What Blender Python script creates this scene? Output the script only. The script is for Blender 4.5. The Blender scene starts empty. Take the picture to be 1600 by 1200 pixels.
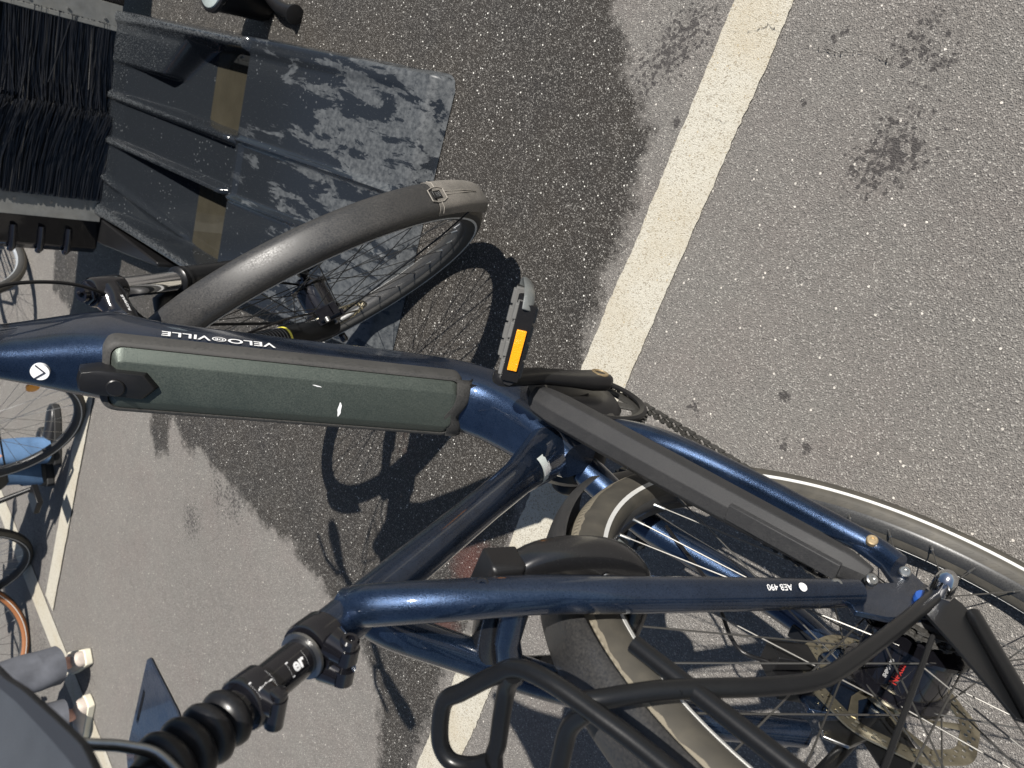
import bpy, bmesh, math, random
import numpy as np
from mathutils import Vector, Matrix
R = math.radians
random.seed(7); rng = np.random.default_rng(7)
scn = bpy.context.scene

# ---------------------------------------------------------------- camera
CAM = (-0.104308, -0.371154, 1.181324)
FW = Vector((0.611214, 0.312045, -0.727355)); RT = Vector((0.409224, -0.911220, -0.047044)); UP = Vector((0.677461, 0.268898, 0.684647))
cd = bpy.data.cameras.new("camera"); cam = bpy.data.objects.new("camera", cd); scn.collection.objects.link(cam)
m = Matrix.Identity(4)
for i in range(3):
    m[i][0] = -UP[i]; m[i][1] = RT[i]; m[i][2] = -FW[i]; m[i][3] = CAM[i]
cam.matrix_world = m
cd.sensor_fit = 'HORIZONTAL'; cd.sensor_width = 36.0; cd.lens = 1237.09 / 1600 * 36
cd.clip_start = 0.02; cd.clip_end = 500
cd.dof.use_dof = True; cd.dof.focus_distance = 1.05; cd.dof.aperture_fstop = 11.0
scn.camera = cam
# ---------------------------------------------------------------- light
AZ, EL = R(249.0), R(53.5)
SUN = Vector((math.cos(AZ) * math.cos(EL), math.sin(AZ) * math.cos(EL), math.sin(EL)))
w = bpy.data.worlds.new("World"); scn.world = w; w.use_nodes = True
nt = w.node_tree; bg = nt.nodes['Background']
sky = nt.nodes.new('ShaderNodeTexSky'); sky.sky_type = 'NISHITA'; sky.sun_disc = False
sky.sun_elevation = EL; sky.sun_rotation = R(90) - AZ
nt.links.new(sky.outputs[0], bg.inputs[0]); bg.inputs[1].default_value = 0.050
sl = bpy.data.lights.new("sun", 'SUN'); sl.energy = 5.0; sl.angle = R(0.5); sl.color = (1, 0.955, 0.89)
so = bpy.data.objects.new("sun", sl); scn.collection.objects.link(so)
so.rotation_euler = SUN.to_track_quat('Z', 'Y').to_euler(); so.location = SUN * 20
scn.view_settings.view_transform = 'Standard'; scn.view_settings.look = 'None'
scn.view_settings.exposure = 0.55; scn.view_settings.gamma = 1.0
scn.cycles.max_bounces = 8

# ---------------------------------------------------------------- materials
def mat(name, col=(.5, .5, .5), rough=.5, metal=0., coat=0., spec=.5, var=0., vscale=20., bump=0., bscale=200., dust=0., dustcol=(.30, .27, .22), dscale=6., transmission=0., rvar=0., coord='Object', bdist=.001):
    M = bpy.data.materials.new(name); M.use_nodes = True; t = M.node_tree; N = t.nodes; L = t.links
    b = N['Principled BSDF']; b.inputs['Base Color'].default_value = (*col, 1); b.inputs['Roughness'].default_value = rough
    b.inputs['Metallic'].default_value = metal; b.inputs['Coat Weight'].default_value = coat; b.inputs['Coat Roughness'].default_value = .06
    b.inputs['Specular IOR Level'].default_value = spec; b.inputs['Transmission Weight'].default_value = transmission
    tc = N.new('ShaderNodeTexCoord'); co = tc.outputs[coord]
    def noise(s, d=6, r=.6):
        n = N.new('ShaderNodeTexNoise'); n.inputs['Scale'].default_value = s; n.inputs['Detail'].default_value = d; n.inputs['Roughness'].default_value = r
        L.new(co, n.inputs['Vector']); return n.outputs['Fac']
    colout = None
    if var:
        f = noise(vscale)
        mr = N.new('ShaderNodeMapRange'); mr.inputs[1].default_value = .3; mr.inputs[2].default_value = .7; mr.inputs[3].default_value = 1 - var; mr.inputs[4].default_value = 1 + var
        L.new(f, mr.inputs[0])
        mx = N.new('ShaderNodeMix'); mx.data_type = 'RGBA'; mx.blend_type = 'MULTIPLY'; mx.inputs[0].default_value = 1; mx.inputs[6].default_value = (*col, 1)
        L.new(mr.outputs[0], mx.inputs[7]); colout = mx.outputs[2]
    if dust:
        f1 = noise(dscale, 8, .75); f2 = noise(dscale * 90, 2, .6)
        a = N.new('ShaderNodeMath'); a.operation = 'MULTIPLY'; L.new(f1, a.inputs[0]); L.new(f2, a.inputs[1])
        mr = N.new('ShaderNodeMapRange'); mr.inputs[1].default_value = .12; mr.inputs[2].default_value = .45; mr.inputs[3].default_value = 0; mr.inputs[4].default_value = dust
        L.new(a.outputs[0], mr.inputs[0])
        mx = N.new('ShaderNodeMix'); mx.data_type = 'RGBA'; L.new(mr.outputs[0], mx.inputs[0])
        if colout: L.new(colout, mx.inputs[6])
        else: mx.inputs[6].default_value = (*col, 1)
        mx.inputs[7].default_value = (*dustcol, 1); colout = mx.outputs[2]
        ad = N.new('ShaderNodeMath'); ad.operation = 'ADD'; ad.inputs[1].default_value = rough; L.new(mr.outputs[0], ad.inputs[0]); L.new(ad.outputs[0], b.inputs['Roughness'])
        if metal:
            sb = N.new('ShaderNodeMath'); sb.operation = 'SUBTRACT'; sb.inputs[0].default_value = metal; L.new(mr.outputs[0], sb.inputs[1]); sb.use_clamp = True; L.new(sb.outputs[0], b.inputs['Metallic'])
    elif rvar:
        f = noise(vscale * 1.7)
        mr = N.new('ShaderNodeMapRange'); mr.inputs[1].default_value = .3; mr.inputs[2].default_value = .7; mr.inputs[3].default_value = max(.02, rough - rvar); mr.inputs[4].default_value = rough + rvar
        L.new(f, mr.inputs[0]); L.new(mr.outputs[0], b.inputs['Roughness'])
    if colout: L.new(colout, b.inputs['Base Color'])
    if bump:
        f = noise(bscale, 3)
        bp = N.new('ShaderNodeBump'); bp.inputs['Strength'].default_value = bump; bp.inputs['Distance'].default_value = bdist
        L.new(f, bp.inputs['Height']); L.new(bp.outputs[0], b.inputs['Normal'])
    return M
M_PAINT = mat('navy_flake_paint', (.0105, .027, .064), .235, .86, coat=1., var=.35, vscale=9, bump=.6, bscale=1300, bdist=.0004, dust=.16, dustcol=(.13, .14, .16), dscale=9)
M_BATT = mat('green_grey_powder_coat', (.064, .078, .068), .33, .65, bump=.6, bscale=1100, bdist=.0004, dust=.28, dustcol=(.12, .13, .11), dscale=6)
M_TRIM = mat('dusty_rubber_trim', (.026, .026, .025), .48, dust=.55, dustcol=(.10, .095, .088), dscale=5)
M_BLACK = mat('black_plastic', (.007, .007, .008), .34, spec=.35, bump=.2, bscale=700, bdist=.0003, dust=.06, dustcol=(.12, .115, .10), dscale=10)
M_GLOSSB = mat('gloss_black_enamel', (.006, .006, .008), .13, coat=.6, rvar=.05)
M_MATTB = mat('satin_black_tube', (.006, .0065, .0075), .29, spec=.35, bump=.15, bscale=900, bdist=.0002, dust=.04, dustcol=(.12, .12, .12), dscale=12)
M_GUARD = mat('grained_black_guard', (.015, .0155, .017), .50, spec=.35, bump=.7, bscale=1500, bdist=.0004, dust=.22, dustcol=(.13, .125, .12), dscale=9)
M_FEND = mat('mudguard_plastic', (.018, .0185, .020), .34, bump=.08, bscale=600, bdist=.0003, dust=.30, dustcol=(.13, .12, .105), dscale=5)
M_FLAP = mat('dusty_mud_flap', (.08, .075, .068), .6, dust=.85, dustcol=(.28, .255, .22), dscale=8)
M_CHROME = mat('chrome', (.66, .66, .67), .10, 1.)
M_STEEL = mat('brushed_steel', (.42, .42, .41), .33, 1., var=.2, vscale=60)
M_ALU = mat('aluminium_profile', (.24, .245, .24), .42, .5, var=.18, vscale=30, dust=.5, dustcol=(.24, .22, .17), dscale=9)
M_RUST = mat('golden_screw', (.50, .38, .22), .35, .9, dust=.3)
M_WHITE = mat('white_print', (.82, .82, .82), .45)
M_GREYPRINT = mat('grey_print', (.30, .30, .30), .5)
M_LOCK = mat('lock_plastic', (.008, .008, .009), .24, coat=.4, dust=.05, dustcol=(.12, .12, .11))
M_DIM = mat('dim_print', (.12, .12, .12), .5)
M_DARKLINE = mat('dark_print', (.008, .012, .03), .4)
M_RED = mat('red_print', (.30, .02, .015), .45)
M_LABEL = mat('pale_label', (.62, .68, .66), .4, dust=.3)
M_ORANGE = mat('amber_reflector', (.95, .36, .01), .18, coat=.8, bump=.8, bscale=600, bdist=.001)
M_BLUEW = mat('blue_washer', (.02, .10, .42), .3)
M_YEL = mat('yellow_print', (.8, .72, .1), .5)
M_REFL = mat('reflective_stripe', (.62, .62, .60), .45, dust=.25)
M_RIM = mat('black_rim', (.030, .031, .033), .30, .3, dust=.28, dustcol=(.13, .125, .11), dscale=7)
M_SPOKE = mat('steel_spoke', (.16, .155, .145), .45, .8)
M_SPOKEB = mat('black_spoke', (.04, .04, .04), .35, .6)
M_SADDLE = mat('grey_saddle_cover', (.040, .045, .053), .62, bump=.6, bscale=900, bdist=.0006, var=.1, vscale=30)
M_RUBBER = mat('bellows_rubber', (.007, .007, .008), .30, spec=.4, bump=.1, bscale=600, bdist=.0003, dust=.05, dustcol=(.1, .1, .1))
M_CHAIN = mat('dusty_chain', (.045, .044, .040), .45, .5, dust=.35, dustcol=(.14, .13, .12))
M_CLEAR = mat('clear_plastic', (.75, .8, .8), .08, transmission=.85)

M_SMOKE = mat('smoked_plastic', (.10, .11, .11), .22, dust=.3, dustcol=(.3, .3, .28), dscale=25)
M_TREAD = mat('grey_tread_rubber', (.09, .09, .088), .7, dust=.5, dustcol=(.24, .235, .22), dscale=20)
def tyre_mat(name, dustamt=.8, side=(.030, .030, .030), dust=(.28, .25, .19), tan=None, band=(.0085, .0205)):
    M = bpy.data.materials.new(name); M.use_nodes = True; t = M.node_tree; N = t.nodes; L = t.links
    b = N['Principled BSDF']; b.inputs['Roughness'].default_value = .62
    tc = N.new('ShaderNodeTexCoord'); sp = N.new('ShaderNodeSeparateXYZ'); L.new(tc.outputs['Object'], sp.inputs[0])
    def math_(op, a, bb=None, clamp=False):
        n = N.new('ShaderNodeMath'); n.operation = op; n.use_clamp = clamp
        for i, v in enumerate((a, bb)):
            if v is None: continue
            if isinstance(v, (int, float)): n.inputs[i].default_value = v
            else: L.new(v, n.inputs[i])
        return n.outputs[0]
    ang = math_('ARCTAN2', sp.outputs['Z'], sp.outputs['X'])
    rad = math_('SQRT', math_('ADD', math_('MULTIPLY', sp.outputs['X'], sp.outputs['X']), math_('MULTIPLY', sp.outputs['Z'], sp.outputs['Z'])))
    ay = math_('ABSOLUTE', sp.outputs['Y'])
    wave = math_('SINE', math_('ADD', math_('MULTIPLY', ang, 120.), math_('MULTIPLY', ay, 500.)))
    rib = math_('SINE', math_('MULTIPLY', ang, 260.))
    tread = math_('MULTIPLY', math_('GREATER_THAN', wave, .1), math_('LESS_THAN', ay, .0175))
    ribm = math_('MULTIPLY', math_('MULTIPLY', rib, math_('GREATER_THAN', rad, .337)), math_('MULTIPLY', math_('LESS_THAN', ay, .021), math_('GREATER_THAN', ay, .0175)))
    h = math_('ADD', tread, math_('MULTIPLY', ribm, .3))
    nz = N.new('ShaderNodeTexNoise'); nz.inputs['Scale'].default_value = 45; nz.inputs['Detail'].default_value = 7; L.new(tc.outputs['Object'], nz.inputs['Vector'])
    edge = math_('ADD', ay, math_('MULTIPLY', math_('SUBTRACT', nz.outputs['Fac'], .5), .006))
    # dusty shoulder band between tread and side wall
    d = math_('MULTIPLY', math_('GREATER_THAN', edge, band[0]), math_('LESS_THAN', edge, band[1]))
    up_ = math_('GREATER_THAN', rad, .336)
    d = math_('MULTIPLY', math_('MULTIPLY', d, up_), dustamt)
    d2 = math_('MULTIPLY', math_('MULTIPLY', nz.outputs['Fac'], nz.outputs['Fac']), dustamt * .45)
    d = math_('MAXIMUM', d, d2, True)
    mx = N.new('ShaderNodeMix'); mx.data_type = 'RGBA'; L.new(d, mx.inputs[0]); mx.inputs[6].default_value = (*side, 1); mx.inputs[7].default_value = (*dust, 1)
    col = mx.outputs[2]
    if tan:
        m2 = N.new('ShaderNodeMix'); m2.data_type = 'RGBA'; L.new(math_('MULTIPLY', math_('LESS_THAN', rad, .343), math_('GREATER_THAN', ay, .008)), m2.inputs[0]); L.new(col, m2.inputs[6]); m2.inputs[7].default_value = (*tan, 1); col = m2.outputs[2]
    L.new(col, b.inputs['Base Color'])
    bp = N.new('ShaderNodeBump'); bp.inputs['Strength'].default_value = .9; bp.inputs['Distance'].default_value = .0015
    L.new(h, bp.inputs['Height']); L.new(bp.outputs[0], b.inputs['Normal'])
    return M
M_TYRE_R = tyre_mat('dusty_tyre', .70, side=(.042, .039, .033), dust=(.25, .22, .165), band=(.0105, .0225)); M_TYRE_F = tyre_mat('tyre_rubber', .30); M_TYRE_T = tyre_mat('tan_wall_tyre', .15, tan=(.26, .10, .035))

# ---------------------------------------------------------------- mesh helpers
class MB:
    def __init__(s): s.v = []; s.f = []; s.mi = []
    def add(s, V, F, mi=0):
        o = len(s.v); s.v += [tuple(map(float, p)) for p in V]; s.f += [tuple(i + o for i in f) for f in F]; s.mi += [mi] * len(F)
    def grid(s, rows, close_u=False, close_v=False, mi=0, cap=False):
        n = len(rows); k = len(rows[0]); V = [p for r in rows for p in r]; F = []
        for i in range(n if close_v else n - 1):
            for j in range(k if close_u else k - 1):
                a = i * k + j; b_ = i * k + (j + 1) % k; c = ((i + 1) % n) * k + (j + 1) % k; d = ((i + 1) % n) * k + j
                F.append((a, b_, c, d))
        if cap: F.append(tuple(range(k))[::-1]); F.append(tuple((n - 1) * k + j for j in range(k)))
        s.add(V, F, mi)
    def tube(s, path, rad, seg=12, cap=True, mi=0, flat=None, up=None):
        P = [Vector(p) for p in path]; n = len(P)
        rad = [rad] * n if isinstance(rad, (int, float)) else list(rad)
        rows = []; prev = None
        for i in range(n):
            t = (P[min(i + 1, n - 1)] - P[max(i - 1, 0)]).normalized()
            if prev is None:
                a = Vector(up) if up else (Vector((0, 0, 1)) if abs(t.z) < .9 else Vector((0, 1, 0)))
                u = (a - t * a.dot(t)).normalized()
            else:
                u = (prev - t * prev.dot(t)).normalized()
            prev = u; v = t.cross(u); fl = 1 if flat is None else flat
            rows.append([P[i] + (u * math.cos(2 * math.pi * j / seg) + v * fl * math.sin(2 * math.pi * j / seg)) * rad[i] for j in range(seg)])
        s.grid(rows, close_u=True, cap=cap, mi=mi)
    def box(s, c, d, M=None, mi=0):
        c = Vector(c); V = []
        for x in (-1, 1):
            for y in (-1, 1):
                for z in (-1, 1):
                    q = Vector((x * d[0] / 2, y * d[1] / 2, z * d[2] / 2)); q = (M @ q) if M else q; V.append(c + q)
        s.add(V, [(0, 1, 3, 2), (4, 6, 7, 5), (0, 4, 5, 1), (2, 3, 7, 6), (0, 2, 6, 4), (1, 5, 7, 3)], mi)
    def lathe(s, c, axis, prof, seg=24, mi=0, cap=True):   # prof: (t along axis, radius)
        c = Vector(c); ax_ = Vector(axis).normalized(); a = Vector((0, 0, 1)) if abs(ax_.z) < .9 else Vector((1, 0, 0))
        u = (a - ax_ * a.dot(ax_)).normalized(); v = ax_.cross(u)
        s.grid([[c + ax_ * t + (u * math.cos(2 * math.pi * j / seg) + v * math.sin(2 * math.pi * j / seg)) * r for j in range(seg)] for t, r in prof], close_u=True, cap=cap, mi=mi)
    def ring(s, prof, seg=120, a0=0., a1=2 * math.pi, mi=0):   # prof: closed loop of (radius, y); revolved about Y through the origin, in the xz plane
        full = abs(a1 - a0 - 2 * math.pi) < 1e-6; n = seg if full else seg + 1
        rows = [[(r * math.cos(a0 + (a1 - a0) * i / seg), y, r * math.sin(a0 + (a1 - a0) * i / seg)) for r, y in prof] for i in range(n)]
        s.grid(rows, close_u=True, close_v=full, cap=not full, mi=mi)
    def prism(s, poly, origin, u, v, depth, mi=0):
        o = Vector(origin); u = Vector(u); v = Vector(v); nn = u.cross(v).normalized() * depth; k = len(poly)
        A = [o + u * a + v * b_ for a, b_ in poly]; V = A + [q + nn for q in A]
        s.add(V, [tuple(range(k))[::-1], tuple(range(k, 2 * k))] + [(i, (i + 1) % k, k + (i + 1) % k, k + i) for i in range(k)], mi)
def build(mb, name, mats, parent=None, mw=None, smooth=35, bevel=0, sub=0):
    me = bpy.data.meshes.new(name); me.from_pydata(mb.v, [], mb.f); me.update()
    mats = mats if isinstance(mats, (list, tuple)) else [mats]
    for q in mats: me.materials.append(q)
    if len(mats) > 1: me.polygons.foreach_set('material_index', mb.mi)
    bm = bmesh.new(); bm.from_mesh(me); bmesh.ops.recalc_face_normals(bm, faces=bm.faces); bm.to_mesh(me); bm.free()
    if smooth:
        me.polygons.foreach_set('use_smooth', [True] * len(me.polygons)); me.set_sharp_from_angle(angle=R(smooth))
    o = bpy.data.objects.new(name, me); scn.collection.objects.link(o)
    if parent: o.parent = parent
    if mw is not None: o.matrix_local = mw
    if bevel:
        b = o.modifiers.new('bevel', 'BEVEL'); b.width = bevel; b.segments = 2; b.limit_method = 'ANGLE'; b.angle_limit = R(40)
    if sub:
        b = o.modifiers.new('sub', 'SUBSURF'); b.levels = sub; b.render_levels = sub
    return o
def thing(name, label, cat, loc=(0, 0, 0), rot=(0, 0, 0), group=None):
    o = bpy.data.objects.new(name, None); scn.collection.objects.link(o); o.location = loc; o.rotation_euler = rot
    o.empty_display_size = .1; o['label'] = label; o['category'] = cat
    if group: o['group'] = group
    return o
def catmull(pts, n=8):
    P = [Vector(p) for p in pts]; P = [P[0] * 2 - P[1]] + P + [P[-1] * 2 - P[-2]]; out = []
    for i in range(1, len(P) - 2):
        for k in range(n):
            t = k / n; a, b_, c, d = P[i - 1], P[i], P[i + 1], P[i + 2]
            out.append(.5 * ((2 * b_) + (c - a) * t + (2 * a - 5 * b_ + 4 * c - d) * t * t + (3 * b_ - a - 3 * c + d) * t ** 3))
    out.append(P[-2]); return out
def lerp_list(vals, n=8):
    out = []
    for i in range(len(vals) - 1):
        for k in range(n): out.append(vals[i] + (vals[i + 1] - vals[i]) * k / n)
    out.append(vals[-1]); return out
def text(name, s, size, origin, u, v, m_, parent, squash=1., fn=None, lift=.0006, bold=0.):
    c = bpy.data.curves.new('t', 'FONT'); c.body = s; c.size = size; c.align_x = 'CENTER'; c.align_y = 'CENTER'; c.offset = bold; c.resolution_u = 3
    to = bpy.data.objects.new('t', c); scn.collection.objects.link(to)
    dg = bpy.context.evaluated_depsgraph_get(); dg.update(); me = bpy.data.meshes.new_from_object(to.evaluated_get(dg)); bpy.data.objects.remove(to)
    u = Vector(u).normalized(); v = Vector(v).normalized(); nn = u.cross(v)
    for q in me.vertices:
        a, b_ = q.co.x * squash, q.co.y
        q.co = fn(a, b_) if fn else Vector(origin) + u * a + v * b_ + nn * lift
    me.materials.clear(); me.materials.append(m_)
    o = bpy.data.objects.new(name, me); scn.collection.objects.link(o); o.parent = parent
    return o

# ================================================================ GROUND
WET = [(2.088, -0.478), (1.701, -0.606), (1.394, -0.629), (0.945, -0.664), (0.913, -0.603), (0.875, -0.565), (0.844, -0.526), (0.841, -0.494), (0.777, -0.45), (0.741, -0.414), (0.735, -0.349), (0.738, -0.269), (0.73, -0.212), (0.742, -0.148), (0.739, -0.062), (0.73, 0.031), (0.736, 0.149), (0.77, 0.433), (0.807, 0.654), (0.823, 0.843), (0.842, 1.109), (0.821, 1.232), (0.919, 1.33), (0.955, 1.234), (1.026, 1.046), (1.14, 0.972), (1.273, 0.945), (1.375, 0.932), (1.442, 0.934), (1.504, 0.909), (1.623, 0.94), (1.764, 0.935), (1.897, 0.919), (2.002, 0.942), (2.098, 0.91), (2.14, 0.961), (2.22, 0.948), (2.324, 0.902), (2.306, 1.056), (2.402, 1.088), (2.462, 1.046), (2.485, 0.954), (2.513, 0.865), (2.848, 0.907), (3.6, 0.9), (3.8, -.6), (2.4, -1.1)]
WET = WET[:2] + [(1.6, -.95)] + [(1.0, -.95)] + WET[3:]
DAMP = [(0.758, -0.538, .04, .9), (0.79, -0.495, .04, .7), (0.735, -0.575, .045, .8), (0.363, -0.604, .04, .75), (0.339, -0.587, .035, .6), (0.34, -0.467, .04, .95), (0.36, -0.436, .035, .9), (0.32, -0.50, .04, .6), (2.069, 1.175, .06, .8), (1.918, 0.989, .06, .7), (1.845, 0.96, .07, .8), (0.491, -0.595, .012, .8), (0.352, -0.085, .007, 1.5), (0.325, -0.015, .008, 1.), (0.39, -0.431, .006, .9), (0.477, -0.606, .008, 1.), (0.343, -0.424, .007, .9), (0.62, -0.302, .006, 1.1), (0.489, -0.001, .012, .9), (0.497, -0.503, .006, .9), (0.29, -0.026, .01, .8), (.706, -.429, .007, 1.4), (2.7, 2.35, .08, .5), (2.6, 2.6, .07, .4), (3.3, 2.7, .25, .6), (3.5, 2.2, .3, .5)]
RUST = [(0.89, 0.731, .05, .8), (0.844, 0.56, .06, .9), (1.134, 0.411, .07, .35), (1.30, .30, .09, .3)]
def make_ground():
    xs = np.concatenate([[-80, -20, -6, -2.], np.arange(-.6, 4.8, .03), [6, 10, 25, 80]]); ys = np.concatenate([[-80, -20, -6, -2.], np.arange(-1.3, 4.2, .03), [6, 10, 25, 80]])
    X, Y = np.meshgrid(xs, ys); nx, ny = len(xs), len(ys)
    V = np.stack([X.ravel(), Y.ravel(), np.zeros(X.size)], 1)
    P = np.array(WET); px, py = V[:, 0], V[:, 1]; inside = np.zeros(len(V), bool); dist = np.full(len(V), 1e9)
    for i in range(len(P)):
        a = P[i]; b_ = P[(i + 1) % len(P)]; d = b_ - a; t = np.clip(((px - a[0]) * d[0] + (py - a[1]) * d[1]) / (d @ d), 0, 1)
        dist = np.minimum(dist, np.hypot(px - a[0] - t * d[0], py - a[1] - t * d[1]))
        c = ((a[1] > py) != (b_[1] > py)); xx = a[0] + (py - a[1]) / (b_[1] - a[1] + 1e-12) * (b_[0] - a[0]); inside ^= c & (px < xx)
    sd = np.clip(np.where(inside, dist, -dist), -1, 1)
    def blobs(L_):
        r = np.zeros(len(V))
        for x, y, s_, a in L_: r = np.maximum(r, a * np.exp(-((px - x) ** 2 + (py - y) ** 2) / (2 * s_ * s_)))
        return r
    idx = np.arange(nx * ny).reshape(ny, nx); F = np.stack([idx[:-1, :-1], idx[:-1, 1:], idx[1:, 1:], idx[1:, :-1]], -1).reshape(-1, 4)
    me = bpy.data.meshes.new('asphalt_ground'); me.from_pydata(V.tolist(), [], F.tolist()); me.update()
    for nm, arr in (('wet', sd), ('rust', blobs(RUST))):
        at = me.attributes.new(nm, 'FLOAT', 'POINT'); at.data.foreach_set('value', arr.astype(np.float32))
    o = bpy.data.objects.new('asphalt_ground', me); scn.collection.objects.link(o); o['kind'] = 'structure'; return o
def asphalt_mat(paint=False):
    M = bpy.data.materials.new('worn_road_paint' if paint else 'asphalt'); M.use_nodes = True; t = M.node_tree; N = t.nodes; L = t.links; b = N['Principled BSDF']
    geo = N.new('ShaderNodeNewGeometry'); P = geo.outputs['Position']
    def mth(op, a, bb=None, clamp=False):
        n = N.new('ShaderNodeMath'); n.operation = op; n.use_clamp = clamp
        for i, v in enumerate((a, bb)):
            if v is None: continue
            if isinstance(v, (int, float)): n.inputs[i].default_value = v
            else: L.new(v, n.inputs[i])
        return n.outputs[0]
    def noise(s, d=5, r=.6):
        n = N.new('ShaderNodeTexNoise'); n.inputs['Scale'].default_value = s; n.inputs['Detail'].default_value = d; n.inputs['Roughness'].default_value = r; L.new(P, n.inputs['Vector']); return n.outputs['Fac']
    def voro(s, feat='F1'):
        n = N.new('ShaderNodeTexVoronoi'); n.inputs['Scale'].default_value = s; n.feature = feat; L.new(P, n.inputs['Vector']); return n
    def rng_(f, a, b_, c, d):
        n = N.new('ShaderNodeMapRange'); n.clamp = True
        for i, v in enumerate((a, b_, c, d)): n.inputs[i + 1].default_value = v
        L.new(f, n.inputs[0]); return n.outputs[0]
    def mix(f, a, b_, bt='MIX'):
        n = N.new('ShaderNodeMix'); n.data_type = 'RGBA'; n.blend_type = bt
        if isinstance(f, (int, float)): n.inputs[0].default_value = f
        else: L.new(f, n.inputs[0])
        for i, v in ((6, a), (7, b_)):
            if isinstance(v, tuple): n.inputs[i].default_value = (*v, 1)
            else: L.new(v, n.inputs[i])
        return n.outputs[2]
    def sepc(c, k=0):
        n = N.new('ShaderNodeSeparateColor'); L.new(c, n.inputs[0]); return n.outputs[k]
    v1 = voro(520.); v2 = voro(160.); n1 = noise(900, 3, .7); n2 = noise(6, 6); n3 = noise(60, 4); n4 = noise(2.2, 3); vd = voro(170.); nm_ = noise(230, 4, .7)
    cell = sepc(v1.outputs['Color'], 0); cell2 = sepc(v2.outputs['Color'], 0)
    if not paint:
        at = N.new('ShaderNodeAttribute'); at.attribute_name = 'wet'
        ru = N.new('ShaderNodeAttribute'); ru.attribute_name = 'rust'
        sx = N.new('ShaderNodeSeparateXYZ'); L.new(P, sx.inputs[0])
        dampf = None
        for x, y, s_, a in DAMP:
            dx = mth('SUBTRACT', sx.outputs[0], x); dy = mth('SUBTRACT', sx.outputs[1], y)
            e = mth('MULTIPLY', mth('EXPONENT', mth('DIVIDE', mth('ADD', mth('MULTIPLY', dx, dx), mth('MULTIPLY', dy, dy)), -2 * s_ * s_)), a)
            dampf = e if dampf is None else mth('MAXIMUM', dampf, e)
        wn = mth('ADD', at.outputs['Fac'], mth('ADD', mth('MULTIPLY', mth('SUBTRACT', n3, .5), .07), mth('MULTIPLY', mth('SUBTRACT', noise(16, 4), .5), .09)))
        wet = rng_(wn, -.008, .022, 0, 1)
        dry = mix(rng_(n1, .3, .7, 0, 1), (.118, .110, .099), (.240, .227, .207))
        dry = mix(rng_(nm_, .35, .65, 0, .6), dry, (.165, .156, .142))
        dry = mix(rng_(n2, .35, .65, 0, 1), dry, mix(.3, dry, (.16, .125, .115)))
        dry = mix(rng_(noise(14, 5, .7), .42, .68, 0, .35), dry, (.11, .104, .098))
        dry = mix(rng_(n4, .35, .65, 0., .4), dry, (.22, .208, .190))
        dry = mix(rng_(noise(1.1, 5, .6), .45, .62, 0., .35), dry, (.125, .118, .108))
        dry = mix(rng_(cell, .0, .22, .65, 0), dry, (.060, .057, .054))
        dry = mix(rng_(cell, .84, 1., 0, .8), dry, (.42, .40, .365))
        dry = mix(mth('MULTIPLY', mth('GREATER_THAN', cell2, .985), mth('LESS_THAN', v2.outputs['Distance'], .30)), dry, (.62, .58, .52))
        dcell = sepc(vd.outputs['Color'], 0)
        dk = mth('MULTIPLY', rng_(mth('SUBTRACT', mth('ADD', mth('MULTIPLY', dampf, 1.1), mth('MULTIPLY', mth('SUBTRACT', nm_, .5), .5)), mth('ADD', mth('MULTIPLY', dcell, .9), mth('MULTIPLY', vd.outputs['Distance'], .55))), -.05, .28, 0, 1), mth('GREATER_THAN', dampf, .10))
        dry = mix(mth('MULTIPLY', dk, .85), dry, (.040, .036, .035))
        wetc = mix(rng_(n1, .3, .7, 0, 1), (.010, .009, .008), (.036, .031, .026))
        wetc = mix(rng_(n2, .3, .7, 0, .6), wetc, (.036, .029, .021))
        wetc = mix(rng_(cell, .80, 1., 0, .8), wetc, (.30, .285, .26))
        speck = mth('MULTIPLY', mth('GREATER_THAN', cell2, .83), mth('LESS_THAN', v2.outputs['Distance'], rng_(sepc(v2.outputs['Color'], 1), 0, 1, .06, .28)))  # pale stones in the wet, whitened so their sparkle is painted in
        wetc = mix(speck, wetc, (.80, .78, .72))
        wetc = mix(mth('MULTIPLY', rng_(mth('ADD', ru.outputs['Fac'], mth('MULTIPLY', mth('SUBTRACT', n3, .5), .6)), .3, .8, 0, 1), .6), wetc, (.10, .028, .018))
        col = mix(wet, dry, wetc)
        L.new(mix(wet, (.92, .92, .92), (.48, .48, .48)), b.inputs['Roughness'])
        hs = 1.0
    else:
        col = mix(rng_(n1, .3, .7, 0, 1), (.37, .35, .285), (.52, .495, .43))
        col = mix(rng_(cell, .0, .28, .8, 0), col, (.17, .14, .095))
        col = mix(mth('MULTIPLY', mth('GREATER_THAN', cell2, .93), mth('LESS_THAN', v2.outputs['Distance'], .25)), col, (.36, .30, .2))
        col = mix(rng_(n2, .45, .75, 0, .5), col, (.34, .28, .18))
        b.inputs['Roughness'].default_value = .85; hs = .55
    L.new(col, b.inputs['Base Color'])
    hsum = mth('ADD', mth('MULTIPLY', v1.outputs['Distance'], 1.2), mth('ADD', mth('MULTIPLY', nm_, 1.3), mth('MULTIPLY', n3, .5)))
    bp = N.new('ShaderNodeBump'); bp.inputs['Strength'].default_value = hs; bp.inputs['Distance'].default_value = .0016
    L.new(hsum, bp.inputs['Height']); L.new(bp.outputs[0], b.inputs['Normal'])
    return M
ground = make_ground(); ground.data.materials.append(asphalt_mat()); M_ROADPAINT = asphalt_mat(True)
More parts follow.
